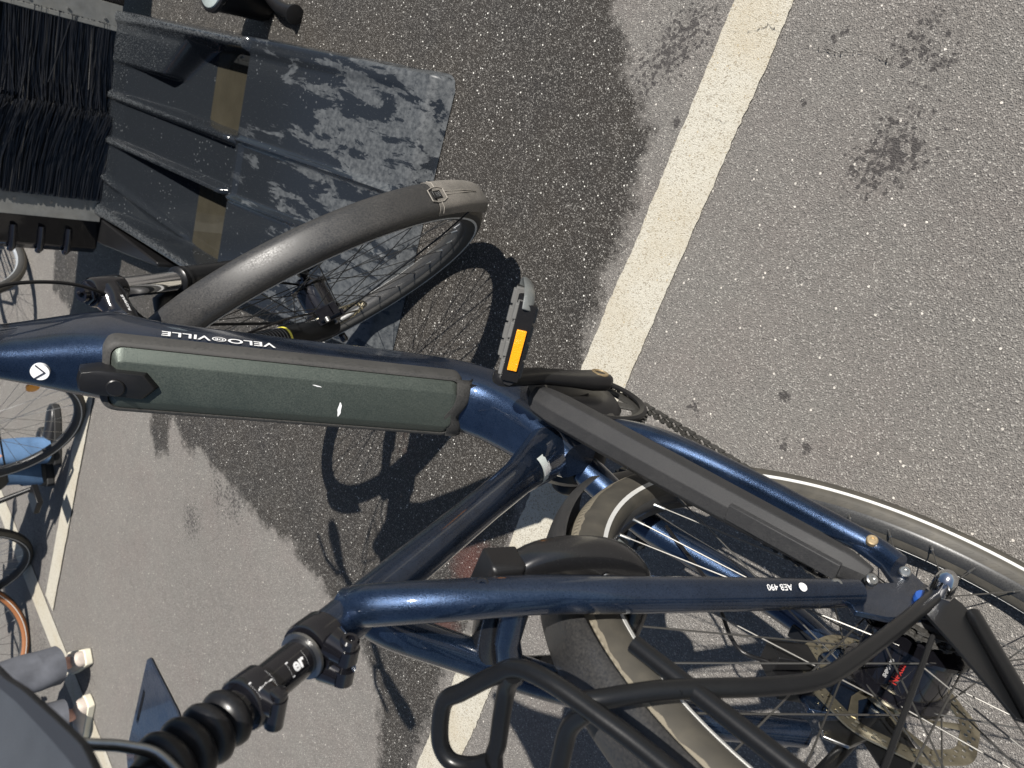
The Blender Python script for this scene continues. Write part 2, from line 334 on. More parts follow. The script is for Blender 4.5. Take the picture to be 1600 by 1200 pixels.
def stripe(a, b_, width, z=.003, name='parking_line'):
    a = Vector((*a, 0)); b_ = Vector((*b_, 0)); d = (b_ - a); Ln = d.length; d.normalize(); n = Vector((-d.y, d.x, 0)); k = int(Ln / .008); mb = MB(); rows = []
    w1 = w2 = 0.; j1 = j2 = 0.
    for i in range(k + 1):
        w1 += rng.normal() * .0005; w2 += rng.normal() * .0005; w1 *= .90; w2 *= .90
        c = a + d * (Ln * i / k); rows.append([c + n * (width / 2 + w1 + rng.normal() * .0006) + Vector((0, 0, z)), c - n * (width / 2 + w2 + rng.normal() * .0006) + Vector((0, 0, z))])
    mb.grid(rows); o = build(mb, name, M_ROADPAINT, smooth=0); o['kind'] = 'structure'; return o
stripe((.5, -1.9), (.8045, 1.35), .1)
stripe((.8045, 1.35), (1.08, 4.0), .1)
stripe((5.6, 1.95), (2.0, 2.70), .145, .003)
stripe((3.02, .9), (3.245, 2.33), .11, .0055)
def crack(pts, wd=.0022):
    mb = MB(); P = []
    for i in range(len(pts) - 1):
        for k in range(6):
            t = k / 6; P.append((pts[i][0] * (1 - t) + pts[i + 1][0] * t + rng.normal() * .0018, pts[i][1] * (1 - t) + pts[i + 1][1] * t + rng.normal() * .0012))
    rows = [[(x + wd * (.3 + .7 * rng.random()) * .5, y, .0046), (x - wd * (.3 + .7 * rng.random()) * .5, y, .0046)] for x, y in P]
    mb.grid(rows); o = build(mb, 'pavement_crack', M_CRACK, smooth=0); o['kind'] = 'structure'
M_CRACK = mat('dark_crack', (.03, .027, .024), .9)  # even dark brown for the thin crack strips
crack([(0.53, -0.58), (0.494, -0.579), (0.473, -0.576), (0.45, -0.582), (0.422, -0.584), (0.39, -0.575)], .0035)
crack([(0.668, -0.583), (0.638, -0.583), (0.612, -0.59), (0.599, -0.599), (0.577, -0.595), (0.554, -0.587)], .0018)
crack([(0.66, -0.448), (0.618, -0.45), (0.576, -0.449)], .0015)
crack([(.40, .05), (.33, .02), (.27, .05), (.20, .03), (.12, .06), (.05, .045)], .0012)
crack([(1.9, 1.7), (1.75, 1.62), (1.62, 1.66), (1.45, 1.58), (1.3, 1.6), (1.2, 1.52)], .0016)
# loose grit
mb = MB()
for i in range(3200):
    x = rng.uniform(-.3, 3.6); y = rng.uniform(-.9, 2.8); s_ = rng.uniform(.0005, .0013) * (1.8 if rng.random() < .08 else 1); h = rng.uniform(0, 3.14)
    base = [Vector((math.cos(h + k * 2.1 + rng.normal() * .2) * s_, math.sin(h + k * 2.1) * s_ * rng.uniform(.6, 1), 0)) + Vector((x, y, .0005)) for k in range(3)]
    mb.add(base + [Vector((x, y, s_ * .5))], [(0, 1, 2), (0, 1, 3), (1, 2, 3), (2, 0, 3)])
g = build(mb, 'grit', mat('pale_grit', (.50, .47, .41), .8), smooth=0); g['kind'] = 'stuff'; g['label'] = 'tiny pale stone grit scattered over the asphalt'; g['category'] = 'grit'

# ================================================================ ELECTRIC BICYCLE
LEAN = R(-2.6277)
bike = thing('electric_bicycle', 'large dark blue electric bicycle with green battery cover and black rear rack in the foreground', 'bicycle', (0, 0, 0), (LEAN, 0, 0))
STEER = R(47.343); HTA = R(69.54)
AX = Vector((-math.cos(HTA), 0, math.sin(HTA))); FD = Vector((math.sin(HTA), 0, math.cos(HTA)))
A0 = Vector((1.12896, 0, .352)); O0 = A0 - FD * .0425
MF = Matrix.Translation(O0) @ Matrix.Rotation(STEER, 4, AX) @ Matrix.Translation(-O0)       # steers everything on the fork
MFW = MF @ Matrix.Translation(A0)                                                            # front wheel space
def fp(a, y, t): return O0 + FD * a + Vector((0, y, 0)) + AX * t                              # point in fork space

def wheel(parent, mw, hubr=.03, hubw=.05, flange=None, nspoke=36, tyre=M_TYRE_F, stripe_on=True, rim=M_RIM, disc=None, spoke_m=M_SPOKE, black_spokes=False, name='wheel', hub_m=M_GLOSSB, R0=.352, tw=.0235, detail=True, spoke_r=.0009, stripe_a=1.55, lift=0.):
    root = MB(); sc = R0 / .352
    prof = [(R0 - tw + tw * math.cos(a) * (1.0 if math.cos(a) > 0 else 1.0), tw * math.sin(a)) for a in np.linspace(-2.45, 2.45, 22)]
    root.ring(prof, 144 if detail else 64)
    ty = build(root, name, tyre, parent, mw, smooth=50)
    rb = MB(); sc = 1. if R0 > .351 else sc; ri = .3065 * sc; ro = .3175 * sc; rw = .0145
    rb.ring([(ri, -.006), (ri + .004, -.0115), (ro, -rw), (ro + .006 * sc, -rw), (ro + .006 * sc, -rw + .0025), (ro, -rw + .0035), (ro, rw - .0035), (ro + .006 * sc, rw - .0025), (ro + .006 * sc, rw), (ro, rw), (ri + .004, .0115), (ri, .006)], 144 if detail else 64)
    build(rb, 'rim', rim, ty, smooth=40)
    if stripe_on:
        for s_ in (-1, 1):
            sb = MB(); c = R0 - tw; sa_ = stripe_a
            pr = [(c + (tw + e) * math.cos(a), s_ * (tw + e) * math.sin(a)) for a, e in ((sa_ - .085, .0006), (sa_ + .085, .0006), (sa_ + .085, -.002), (sa_ - .085, -.002))]
            sb.ring(pr, 144 if detail else 64); build(sb, 'reflective_stripe', M_REFL, ty, smooth=40)
    hb = MB(); f = flange or hubr * 1.25
    hb.lathe((0, 0, 0), (0, 1, 0), [(-hubw - .022, .006), (-hubw - .008, .009), (-hubw - .007, hubr * .55), (-hubw + .002, hubr * .75), (-hubw + .004, f), (-hubw + .008, f), (-hubw + .011, hubr), (0, hubr * 1.02), (hubw - .011, hubr), (hubw - .008, f), (hubw - .004, f), (hubw - .002, hubr * .75), (hubw + .007, hubr * .55), (hubw + .008, .009), (hubw + .022, .006)], 32)
    build(hb, 'hub', hub_m, ty, smooth=40)
    proto = {}
    for i in range(nspoke):
        side = 1 if i % 2 else -1; lead = 1 if (i // 2) % 2 else -1
        if (side, lead) not in proto:
            m_ = MB(); fa = lead * R(62 if f > .03 else 70); fy = side * (hubw - .006)
            a = Vector((math.cos(fa) * f * .92, fy + side * lead * .002, math.sin(fa) * f * .92)); b_ = Vector((ri - .001, side * .0015, 0)); d = (b_ - a).normalized()
            m_.tube([a, b_ - d * .010], spoke_r, 6, mi=0); m_.tube([b_ - d * .013, b_ - d * .001, b_ + d * .002], [.0018, .0018, .0028], 8, mi=1)
            sp = build(m_, 'spoke', [spoke_m, M_STEEL], ty); proto[(side, lead)] = sp
        else:
            sp = proto[(side, lead)].copy(); scn.collection.objects.link(sp); sp.parent = ty
        sp.matrix_local = Matrix.Rotation(-2 * math.pi * (i + .35) / nspoke, 4, 'Y')
    if disc:
        y0, rr = disc; db = MB(); na = 108; rads = [rr * .80, rr * .83, rr * .87, rr * .91, rr * .95, rr]; th = .0009
        V = []; 
        for s_ in (-1, 1):
            for i in range(na):
                for k, r_ in enumerate(rads):
                    a = 2 * math.pi * i / na; wv = 1 + (.018 * math.sin(a * 9) if k in (0, 5) else 0); V.append((r_ * wv * math.cos(a), y0 + s_ * th, r_ * wv * math.sin(a)))
        F = []; K = len(rads); solid = np.ones((na, K - 1), bool)
        for i in range(na):
            for k in range(1, K - 2):
                if (i + 2 * k) % 4 == 0: solid[i, k] = False
        for i in range(na):
            for k in range(K - 1):
                a = i * K + k; b_ = ((i + 1) % na) * K + k; o2 = na * K
                if solid[i, k]: F += [(a, a + 1, b_ + 1, b_), (a + o2, b_ + o2, b_ + 1 + o2, a + 1 + o2)]
                if solid[i, k] != (solid[i, k - 1] if k else False): F.append((a, b_, b_ + o2, a + o2))
                if k == K - 2 and solid[i, k]: F.append((a + 1, b_ + 1, b_ + 1 + o2, a + 1 + o2))
                if solid[i, k] != solid[i - 1, k]: F.append((a, a + 1, a + 1 + o2, a + o2))
        db.add(V, F)
        for i in range(6):
            a = 2 * math.pi * i / 6; a2 = a + .42
            db.tube([(.02 * math.cos(a - .2), y0, .02 * math.sin(a - .2)), (rr * .5 * math.cos(a + .1), y0, rr * .5 * math.sin(a + .1)), (rr * .82 * math.cos(a2), y0, rr * .82 * math.sin(a2))], [.006, .0035, .005], 6, flat=.3, up=(0, 0, 1) if i % 3 else (1, 0, 0))
        db.lathe((0, y0 - .003, 0), (0, 1, 0), [(0, .024), (.006, .024)], 24)
        build(db, 'brake_disc', mat('disc_steel', (.42, .38, .28), .34, .9, var=.2, vscale=80), ty, smooth=30)
    return ty

# ---- rear wheel
rw = wheel(bike, Matrix.Translation((0, 0, .352)), hubr=.043, hubw=.034, flange=.052, tyre=M_TYRE_R, disc=(.050, .088), name='rear_wheel', R0=.3575, tw=.0275, stripe_a=2.0)
# hub writing
for s_, sz, tt_, mm, dy in (('SHIMANO', .0048, .0, M_GREYPRINT, .0050), ('Nexus', .0095, .0, M_RED, -.004)):
    def fn(a, b_, tt_=tt_, dy=dy):
        th = R(92) - (b_ + dy) / .0443; return Vector((.0443 * math.cos(th), -.002 - a * 1.0, .0443 * math.sin(th)))
    text('hub_lettering', s_, sz, None, (0, -1, 0), (1, 0, 0), mm, rw, fn=fn, bold=.0002)
# sprocket + cassette joint
mb = MB()
mb.lathe((0, -.047, .352), (0, 1, 0), [(-.0015, .018), (-.0015, .041), (.0015, .041), (.0015, .018)], 40)
for i in range(20):
    a = 2 * math.pi * i / 20; mb.box((.0415 * math.cos(a), -.047, .352 + .0415 * math.sin(a)), (.006, .002, .0045), Matrix.Rotation(-a, 3, 'Y'))
mb.lathe((0, -.053, .352), (0, 1, 0), [(-.004, .020), (-.004, .034), (0, .036), (.003, .030)], 32)
build(mb, 'sprocket', M_CHAIN, bike)
mb = MB(); mb.lathe((0, -.0645, .352), (0, -1, 0), [(0, .011), (.002, .0130), (.013, .0130), (.014, .0110)], 6); mb.lathe((0, -.0645, .352), (0, -1, 0), [(0.013, .0110), (.027, .0105), (.034, .0085), (.037, .005), (.0372, .001)], 18)
build(mb, 'axle_nut', M_CHROME, bike)
mb = MB(); mb.lathe((0, -.060, .352), (0, -1, 0), [(0, .0185), (.003, .0195), (.0065, .0185)], 20)
build(mb, 'tab_washer', M_BLUEW, bike)
mb = MB(); mb.lathe((0, .062, .352), (0, 1, 0), [(-.01, .008), (0, .0125), (.008, .0115), (.018, .0095), (.026, .003)], 12)
build(mb, 'axle_nut', M_STEEL, bike)

# ---- frame
def super_section(top, bot, hw, yc=0., k=28, e=3.2):
    T = Vector((top[0], yc, top[1])); B = Vector((bot[0], yc, bot[1])); c = (T + B) / 2; d = (T - B) / 2; rows = []
    for j in range(k):
        a = 2 * math.pi * j / k; ca, sa = math.cos(a), math.sin(a)
        rows.append(c + d * (math.copysign(abs(ca) ** (2 / e), ca)) + Vector((0, hw * math.copysign(abs(sa) ** (2 / e), sa), 0)))
    return rows
SEC = [((.846, .958), (.925, .955), .020), ((.835, .930), (.925, .90), .024), ((.822, .900), (.926, .856), .031), ((.808, .867), (.922, .815), .040), ((.795, .838), (.912, .780), .0455), ((.768, .780), (.862, .735), .0465), ((.732, .706), (.824, .664), .0465), ((.70, .637), (.788, .597), .0465), ((.66, .553), (.747, .510), .0465), ((.622, .473), (.700, .420), .0465), ((.603, .444), (.664, .372), .0460), ((.580, .427), (.615, .338), .0455), ((.545, .419), (.560, .330), .044), ((.50, .416), (.508, .330), .041), ((.455, .414), (.462, .335), .034), ((.425, .412), (.430, .34), .024)]
P_ = []
for q in (0, 1):
    P_.append(catmull([(s_[q][0], 0, s_[q][1]) for s_ in SEC], 3))
HW = lerp_list([s_[2] for s_ in SEC], 3)
mb = MB(); mb.grid([super_section((P_[0][i].x, P_[0][i].z), (P_[1][i].x, P_[1][i].z), HW[i]) for i in range(len(HW))], close_u=True, cap=True)
# head tube
mb.tube([fp(0, 0, .458), fp(0, 0, .49), fp(0, 0, .56), fp(0, 0, .64), fp(0, 0, .665)], [.029, .0285, .027, .0265, .0275], 28)
# seat tube
STB = Vector((.462, 0, .39)); STT = Vector((.2885, 0, .846)); SD = (STT - STB).normalized()
mb.tube([STB, STB + SD * .10, STB + SD * .2, STT], [.030, .022, .0195, .0195], 24)
mb.tube([STB + SD * .0 + Vector((.02, 0, -.03)), STB + SD * .05, STB + SD * .12], [.034, .030, .021], 24)
frame = build(mb, 'frame', M_PAINT, bike, smooth=45)
# weld bead behind the battery, plus cable grommet
def stay(pts, rads, name, flat=.78):
    P = catmull(pts, 8); m_ = MB(); m_.tube(P, lerp_list(rads, 8), 18, flat=flat, up=(0, 1, 0) if False else None); return build(m_, name, M_PAINT, frame, smooth=50)
ssr = stay([(.305, -.006, .812), (.279, -.025, .806), (.240, -.044, .769), (.200, -.055, .703), (.157, -.060, .630), (.098, -.063, .515), (.052, -.064, .420)], [.017, .017, .0165, .016, .0155, .0145, .013], 'seat_stay', 1.)
ssl = stay([(.312, .006, .795), (.290, .024, .768), (.244, .045, .706), (.195, .055, .657), (.150, .060, .608), (.092, .064, .550), (.031, .066, .47)], [.017, .017, .0165, .016, .0155, .0145, .013], 'seat_stay', 1.)
csr = stay([(.44, -.030, .335), (.349, -.058, .333), (.248, -.062, .312), (.127, -.064, .305), (.078, -.064, .300), (.050, -.064, .308)], [.022, .019, .016, .0145, .012, .011], 'chain_stay', 1.)
csl = stay([(.44, .030, .335), (.336, .058, .318), (.207, .062, .300), (.11, .064, .302), (.04, .066, .325)], [.022, .020, .017, .0145, .011], 'chain_stay', 1.)
mb = MB(); mb.tube([(.214, -.045, .717), (.216, 0, .712), (.214, .045, .694)], [.0125, .011, .0125], 16); build(mb, 'stay_bridge', M_PAINT, frame)
mb = MB(); mb.tube([(.34, -.05, .325), (.345, 0, .325), (.34, .05, .322)], .011, 14); build(mb, 'stay_bridge', M_PAINT, frame)
for s_ in (-1, 1):   # drop-outs
    mb = MB(); poly = [(.068, .392), (.058, .432), (.040, .447), (.018, .425), (-.008, .375), (-.018, .345), (-.004, .328), (.03, .308), (.050, .296), (.092, .292), (.098, .315), (.062, .325), (.040, .348), (.050, .372)]
    mb.prism(poly, (0, s_ * .0585 - .003, 0), (1, 0, 0), (0, 0, 1), -.006)
    build(mb, 'dropout', M_PAINT, frame, smooth=30, bevel=.0012)
for x, y, z, mm in ((.0640, -.0785, .444, M_STEEL), (.047, -.0835, .405, M_STEEL), (.083, -.0785, .307, M_RUST), (.040, -.070, .318, M_STEEL), (.226, -.0665, .748, M_GLOSSB)):
    mb = MB(); nn = Vector((-.45, -.75, .45)) if z > .35 else Vector((-.1, -.75, .55))
    mb.lathe((x, y + .004, z + .004), nn, [(-.004, .0062), (.0008, .0060), (.0018, .0048), (.0018, .0028), (.0004, .0026)], 16); build(mb, 'frame_screw', mm, frame)
# writing on the frame: side of the main tube
DT = Vector((-.433, 0, -.901)); NT = Vector((-.901, 0, .433)); P1 = Vector((.795, 0, .838))
def side_fn(s0, d0):
    def fn(a, b_): q = P1 + DT * (s0 - a) + NT * (d0 + b_); return Vector((q.x, -.0471, q.z))
    return fn
text('lettering', 'VELO', .021, None, (1, 0, 0), (0, 0, 1), M_WHITE, frame, fn=side_fn(.166, -.036), squash=1.15, bold=.0003)
text('lettering', 'VILLE', .021, None, (1, 0, 0), (0, 0, 1), M_WHITE, frame, fn=side_fn(.089, -.036), squash=1.15, bold=.0003)
text('lettering', 'DE', .0085, None, (1, 0, 0), (0, 0, 1), M_WHITE, frame, fn=side_fn(.1275, -.036), bold=.0002)
mb = MB()
for i in range(40):
    a, b_ = 2 * math.pi * i / 40, 2 * math.pi * (i + 1) / 40
    fnn = side_fn(.1275, -.036); mb.add([fnn(r * math.cos(t), r * .85 * math.sin(t)) for r, t in ((.0085, a), (.0085, b_), (.0070, b_), (.0070, a))], [(0, 1, 2, 3)])
build(mb, 'lettering', M_WHITE, frame, smooth=0)
# head emblem: white disc with a dark V
EC = Vector((.8165, .001, .894)); EU = Vector((0, -1, 0)); EV = Vector((.47, 0, .883)).normalized(); EN = EU.cross(EV)
mb = MB(); mb.lathe(EC, EN, [(-.004, .0098), (.0012, .0098)], 40); emb = build(mb, 'emblem', M_WHITE, frame)
mb = MB()
for a, b_ in (((-.0085, .0050), (.0, -.0050)), ((.0080, .0048), (.0, -.0050))):
    A_ = EC + EU * a[0] + EV * a[1] + EN * .0016; B_ = EC + EU * b_[0] + EV * b_[1] + EN * .0016; mb.tube([A_, B_], .0008, 6)
build(mb, 'emblem_mark', M_DARKLINE, frame)
# seat stay writing
SU = (Vector((.240, 0, .769)) - Vector((.098, 0, .515))).normalized()
SU = Vector((.42, 0, .907)); 
def stay_fn(a, b_, c=Vector((.0945, -.063, .508))):
    d = (Vector((.157, -.060, .630)) - Vector((.098, -.063, .515))).normalized(); r = .0152; th = b_ / r + R(28)
    side = Vector((0, -1, 0)); up_ = Vector((-d.z, 0, d.x)); return c + d * a + (side * math.cos(th) + up_ * math.sin(th)) * r
text('lettering', 'AEB 490', .0125, None, (1, 0, 0), (0, 0, 1), M_WHITE, frame, fn=lambda a, b_: stay_fn(a * .66 + .004, b_ * .66), squash=.95)
mb = MB(); q0 = [stay_fn(-.0215 + .0042 * math.cos(2 * math.pi * i / 20), .0042 * math.sin(2 * math.pi * i / 20)) for i in range(20)]; mb.add(q0, [tuple(range(20))]); build(mb, 'lettering', M_WHITE, frame, smooth=0)
# inspection label on seat tube
mb = MB(); rows = []
for i in range(5):
    c = STB + SD * (.062 + .0085 * i); rows.append([c + (Vector((-SD.z, 0, SD.x)) * math.cos(a) + Vector((0, -1, 0)) * math.sin(a)) * .0262 for a in np.linspace(-.1, 1.15, 8)])
mb.grid(rows); build(mb, 'sticker', M_LABEL, frame, smooth=60)
mb = MB()
for i in range(14):
    c = STB + SD * (.068 + .0018 * i + .0006 * math.sin(i * 5)); mb.tube([c + (Vector((-SD.z, 0, SD.x)) * math.cos(a) + Vector((0, -1, 0)) * math.sin(a)) * .0265 for a in np.linspace(.2, .2 + .25 + .3 * rng.random(), 4)], .0003, 4)
build(mb, 'sticker_print', M_GREYPRINT, frame)

# ---- battery: rubber trim, chamfered cover, lock cap
def rrect_loop(s0, s1, hw, r, d, k=7):
    pts = []
    for cs, cy, a0 in ((s1 - r, hw - r, 0), (s0 + r, hw - r, 90), (s0 + r, -hw + r, 180), (s1 - r, -hw + r, 270)):
        for i in range(k):
            a = R(a0 + 90 * i / (k - 1)); pts.append(P1 + DT * (cs + r * math.cos(a)) + Vector((0, cy + r * math.sin(a), 0)) + NT * d)
    return pts
mb = MB(); mb.grid([rrect_loop(.000, .447, .0462, .016, -.022), rrect_loop(.000, .447, .0472, .018, -.010), rrect_loop(.002, .445, .0452, .018, -.001), rrect_loop(.006, .442, .0435, .016, .003), rrect_loop(.0105, .439, .0400, .013, .0035), rrect_loop(.0115, .438, .0390, .013, .000)], close_u=True)
trim = build(mb, 'battery_trim', M_TRIM, bike, smooth=60)
mb = MB(); mb.grid([rrect_loop(.0115, .438, .0390, .013, -.004), rrect_loop(.0118, .4375, .0387, .013, .0028), rrect_loop(.018, .434, .0260, .007, .0128), rrect_loop(.0205, .432, .0235, .006, .0135)], close_u=True)
k = len(mb.v) // 4; mb.f.append(tuple(range(3 * k, 4 * k))); mb.mi.append(0)
batt = build(mb, 'battery_cover', M_BATT, bike, smooth=28)
mb = MB()   # wavy lower lip of the cover
lp = []
for i in range(33):
    y = -.043 + .086 * i / 32; sft = .434 - .011 * math.exp(-((y - .012) / .014) ** 2); lp.append(P1 + DT * (sft) + Vector((0, y, 0)) + NT * (.0045 + .0095 * max(0, 1 - (abs(y) / .040) ** 3)))
lp2 = [q + DT * .016 - NT * .001 for q in lp]; lp3 = [q + DT * .024 - NT * .009 for q in lp]
mb.grid([[q - NT * .006 for q in lp], lp, lp2, lp3]); build(mb, 'lower_lip', M_TRIM, batt, smooth=60)
LK = [(-.022, .0), (-.020, -.0125), (.0, -.0175), (.052, -.0165), (.067, .001), (.052, .0175), (.0, .0165), (-.020, .0125)]
mb = MB(); mb.grid([[P1 + DT * (a * f_ + .012 * (1 - f_)) + Vector((0, b_ * f_ + .002, 0)) + NT * dd_ for a, b_ in LK] for f_, dd_ in ((1.02, -.004), (1.0, .012), (.90, .0205), (.6, .0235))], close_u=True, cap=True)
lock = build(mb, 'lock_cap', M_BLACK, batt, smooth=30, bevel=.0008)
mb = MB(); mb.lathe(P1 + DT * .020 + NT * .021 + Vector((0, .004, 0)), NT, [(0, .0105), (.0045, .0102), (.0055, .009), (.0055, .0005)], 28); build(mb, 'keyhole_plug', M_BLACK, batt)
for s0, y0, l_, w_, ang in ((.281, .012, .020, .0045, 90), (.248, -.018, .012, .0015, 10)):
    mb = MB(); c = P1 + DT * s0 + Vector((0, y0, 0)) + NT * .0142; ca, sa = math.cos(R(ang)), math.sin(R(ang))
    poly = [(math.cos(a) * l_ / 2 * (1 + .1 * math.sin(3 * a)), math.sin(a) * w_ / 2 * (1 + .2 * math.sin(5 * a))) for a in np.linspace(0, 6.28, 18)[:-1]]
    mb.add([c + DT * (x_ * ca - z_ * sa) + Vector((0, 1, 0)) * (x_ * sa + z_ * ca) for x_, z_ in poly], [tuple(range(17))])
    build(mb, 'scuff_mark', M_WHITE, batt, smooth=0)
mb = MB(); mb.grid([rrect_loop(.440, .478, .037, .004, -.012), rrect_loop(.441, .477, .0365, .004, .0035)], close_u=True, cap=True); bb_ = build(mb, 'battery_bracket', M_BLACK, batt, smooth=30)
text('lettering', 'BOSCH', .0115, P1 + DT * .468 + NT * .0036 + Vector((0, .002, 0)), (0, -1, 0), -DT, M_WHITE, bb_, bold=.0003)
mb = MB(); c = P1 + DT * .468 + NT * .0040 + Vector((0, .0275, 0))
for i in range(24):
    a, b_ = 2 * math.pi * i / 24, 2 * math.pi * (i + 1) / 24; mb.add([c + DT * r * math.cos(t) + Vector((0, r * math.sin(t), 0)) for r, t in ((.0042, a), (.0042, b_), (.0034, b_), (.0034, a))], [(0, 1, 2, 3)])
for yy in (-.0012, .0012): mb.tube([c + DT * -.0025 + Vector((0, yy, 0)), c + DT * .0025 + Vector((0, yy, 0))], .0003, 4)
mb.tube([c + Vector((0, -.0012, 0)), c + Vector((0, .0012, 0))], .0003, 4)
build(mb, 'lettering', M_WHITE, bb_, smooth=0)
# weld ripple below bracket
mb = MB()
for i in range(13):
    y = -.030 + .060 * i / 12; mb.lathe(P1 + DT * .487 + NT * .0065 + Vector((0, y, 0)), (0, 1, 0), [(-.003, .001), (-.0015, .0045), (.0015, .0045), (.003, .001)], 12)
build(mb, 'weld_bead', M_PAINT, frame, smooth=60)

# ---- motor, cranks, chainset
mb = MB(); mb.grid([[Vector((.500 + r * .9 * math.cos(a), y, .322 + r * .9 * math.sin(a))) for a in np.linspace(0, 6.283, 33)[:-1]] for y, r in ((-.062, .040), (-.060, .062), (-.050, .074), (.050, .074), (.060, .062), (.062, .04))], close_u=True, cap=True)
build(mb, 'motor', M_BLACK, bike, smooth=40)
BB = Vector((.4825, 0, .306)); CA = R(84.6)
for s_, ang in ((-1, CA), (1, CA + math.pi)):
    d = Vector((math.cos(ang), 0, math.sin(ang))); y0 = s_ * .082; y1 = s_ * .094; mb = MB(); rows = []; n_ = Vector((-d.z, 0, d.x))
    for t, wd, th in ((-.020, .006, .007), (-.016, .014, .0105), (-.006, .0185, .012), (.02, .0185, .0115), (.06, .016, .0095), (.11, .0145, .009), (.155, .0155, .0085), (.172, .0150, .0085), (.182, .011, .008), (.186, .005, .006)):
        c = BB + d * t + Vector((0, y0 + (y1 - y0) * min(1, max(0, (t - .01) / .1)), 0))
        rows.append([c + n_ * wd * math.copysign(abs(math.cos(a)) ** .7, math.cos(a)) + Vector((0, th * math.copysign(abs(math.sin(a)) ** .7, math.sin(a)), 0)) for a in np.linspace(0, 6.283, 21)[:-1]])
    mb.grid(rows, close_u=True, cap=True); ck = build(mb, 'crank_arm', M_BLACK, bike, smooth=50)
    mb = MB(); mb.lathe(BB + Vector((0, s_ * .075, 0)), (0, s_, 0), [(0, .013), (.0195, .012), (.0205, .009), (.0175, .006)], 20); build(mb, 'crank_bolt', M_RUST, ck)
    pc = BB + d * .170 + Vector((0, s_ * .155, 0)); mb = MB(); mb.tube([pc + Vector((0, -s_ * .058, 0)), pc + Vector((0, s_ * .045, 0))], [.0075, .006], 12)
    tilt = R(43) if s_ < 0 else R(10); MP = Matrix.Rotation(tilt, 3, 'Y')
    def pp(x, y, z): return pc + MP @ Vector((x, y, z))
    # pedal body cage
    for x in (-.040, .040):
        mb.grid([[pp(x + a, y, b_) for a, b_ in ((-.006, -.010), (.006, -.010), (.006, .010), (-.006, .010))] for y in (-.047, .047)], close_u=True, cap=True)
    mb.tube([pp(-.040, -s_ * .046, 0), pp(-.02, -s_ * .052, 0), pp(.02, -s_ * .052, 0), pp(.040, -s_ * .046, 0)], .0085, 8)
    mb.tube([pp(0, -.046, 0), pp(0, .046, 0)], .0095, 10)
    ped = build(mb, 'pedal', M_BLACK, bike, smooth=40)
    for x in (-.034, .034):
        mb = MB()
        mb.grid([[pp(x + a * (1 if x > 0 else -1), y, b_) for a, b_ in ((-.006, -.011), (.004, -.011), (.004, .011), (-.006, .011))] for y in (-.047, .047)], close_u=True, cap=True)
        for k_ in range(4):
            y = -.0345 + .023 * k_
            for sg in (1, -1): mb.grid([[pp(x + a, y + yy, sg * b_) for a, b_ in ((-.0052, .009), (.0052, .009), (.0044, .0138), (-.0044, .0138))] for yy in (-.0095, .0095)], close_u=True, cap=True)
        build(mb, 'pedal_tread', M_TREAD, ped, smooth=0, bevel=.0012)
    for x in (-.0475, .0475):
        mb = MB(); mb.box(pp(x, s_ * -.008, 0), (.003, .050, .0115), MP); build(mb, 'pedal_reflector', M_ORANGE, ped, bevel=.0008)
    mb = MB(); mb.tube([pp(-.046, s_ * .040, 0), pp(-.040, s_ * .052, 0), pp(-.02, s_ * .058, 0), pp(.02, s_ * .058, 0), pp(.040, s_ * .052, 0), pp(.046, s_ * .04, 0)], .009, 8, flat=.35); build(mb, 'pedal_end', M_SMOKE, ped, bevel=.001)
mb = MB(); r0 = .074; V = []
mb.lathe(BB + Vector((0, -.050, 0)), (0, 1, 0), [(-.0017, .058), (-.0017, r0), (.0017, r0), (.0017, .058), (-.0017, .058)], 76, cap=False)
for i in range(38):
    a = 2 * math.pi * i / 38; mb.box(BB + Vector((math.cos(a) * (r0 + .0015), -.050, math.sin(a) * (r0 + .0015))), (.009, .0022, .0055), Matrix.Rotation(-a, 3, 'Y'))
for i in range(5):
    a = 2 * math.pi * i / 5 + .3; mb.tube([BB + Vector((math.cos(a) * .012, -.053, math.sin(a) * .012)), BB + Vector((math.cos(a) * .062, -.051, math.sin(a) * .062))], [.011, .008], 8, flat=.35)
build(mb, 'chainring', M_CHAIN, bike, smooth=30)
mb = MB(); mb.lathe(BB + Vector((0, -.0585, 0)), (0, 1, 0), [(-.002, .066), (-.004, .072), (-.002, .0765), (.001, .0765), (.001, .066), (-.002, .066)], 64, cap=False); build(mb, 'chainring_guard', M_BLACK, bike)
# chain: links round both toothed wheels
CR, CS = r0 + .004, .0445; rc = Vector((0, -.0485, .352)); P_ = []
for i in range(40):
    t = i / 39; a = R(96) - t * R(186); P_.append(BB + Vector((CR * math.cos(a), -.050, CR * math.sin(a))))
bot0 = P_[-1]; top0 = P_[0]; cb = rc + Vector((CS * math.cos(R(270)), 0, CS * math.sin(R(270)))); ct = rc + Vector((CS * math.cos(R(92)), 0, CS * math.sin(R(92))))
P_ += [bot0.lerp(cb, t) + Vector((0, 0, -.012 * math.sin(math.pi * t))) for t in np.linspace(.02, .98, 40)]
P_ += [rc + Vector((CS * math.cos(R(270 - 178 * t)), 0, CS * math.sin(R(270 - 178 * t)))) for t in np.linspace(0, 1, 14)]
P_ += [ct.lerp(top0, t) for t in np.linspace(.02, .98, 40)]
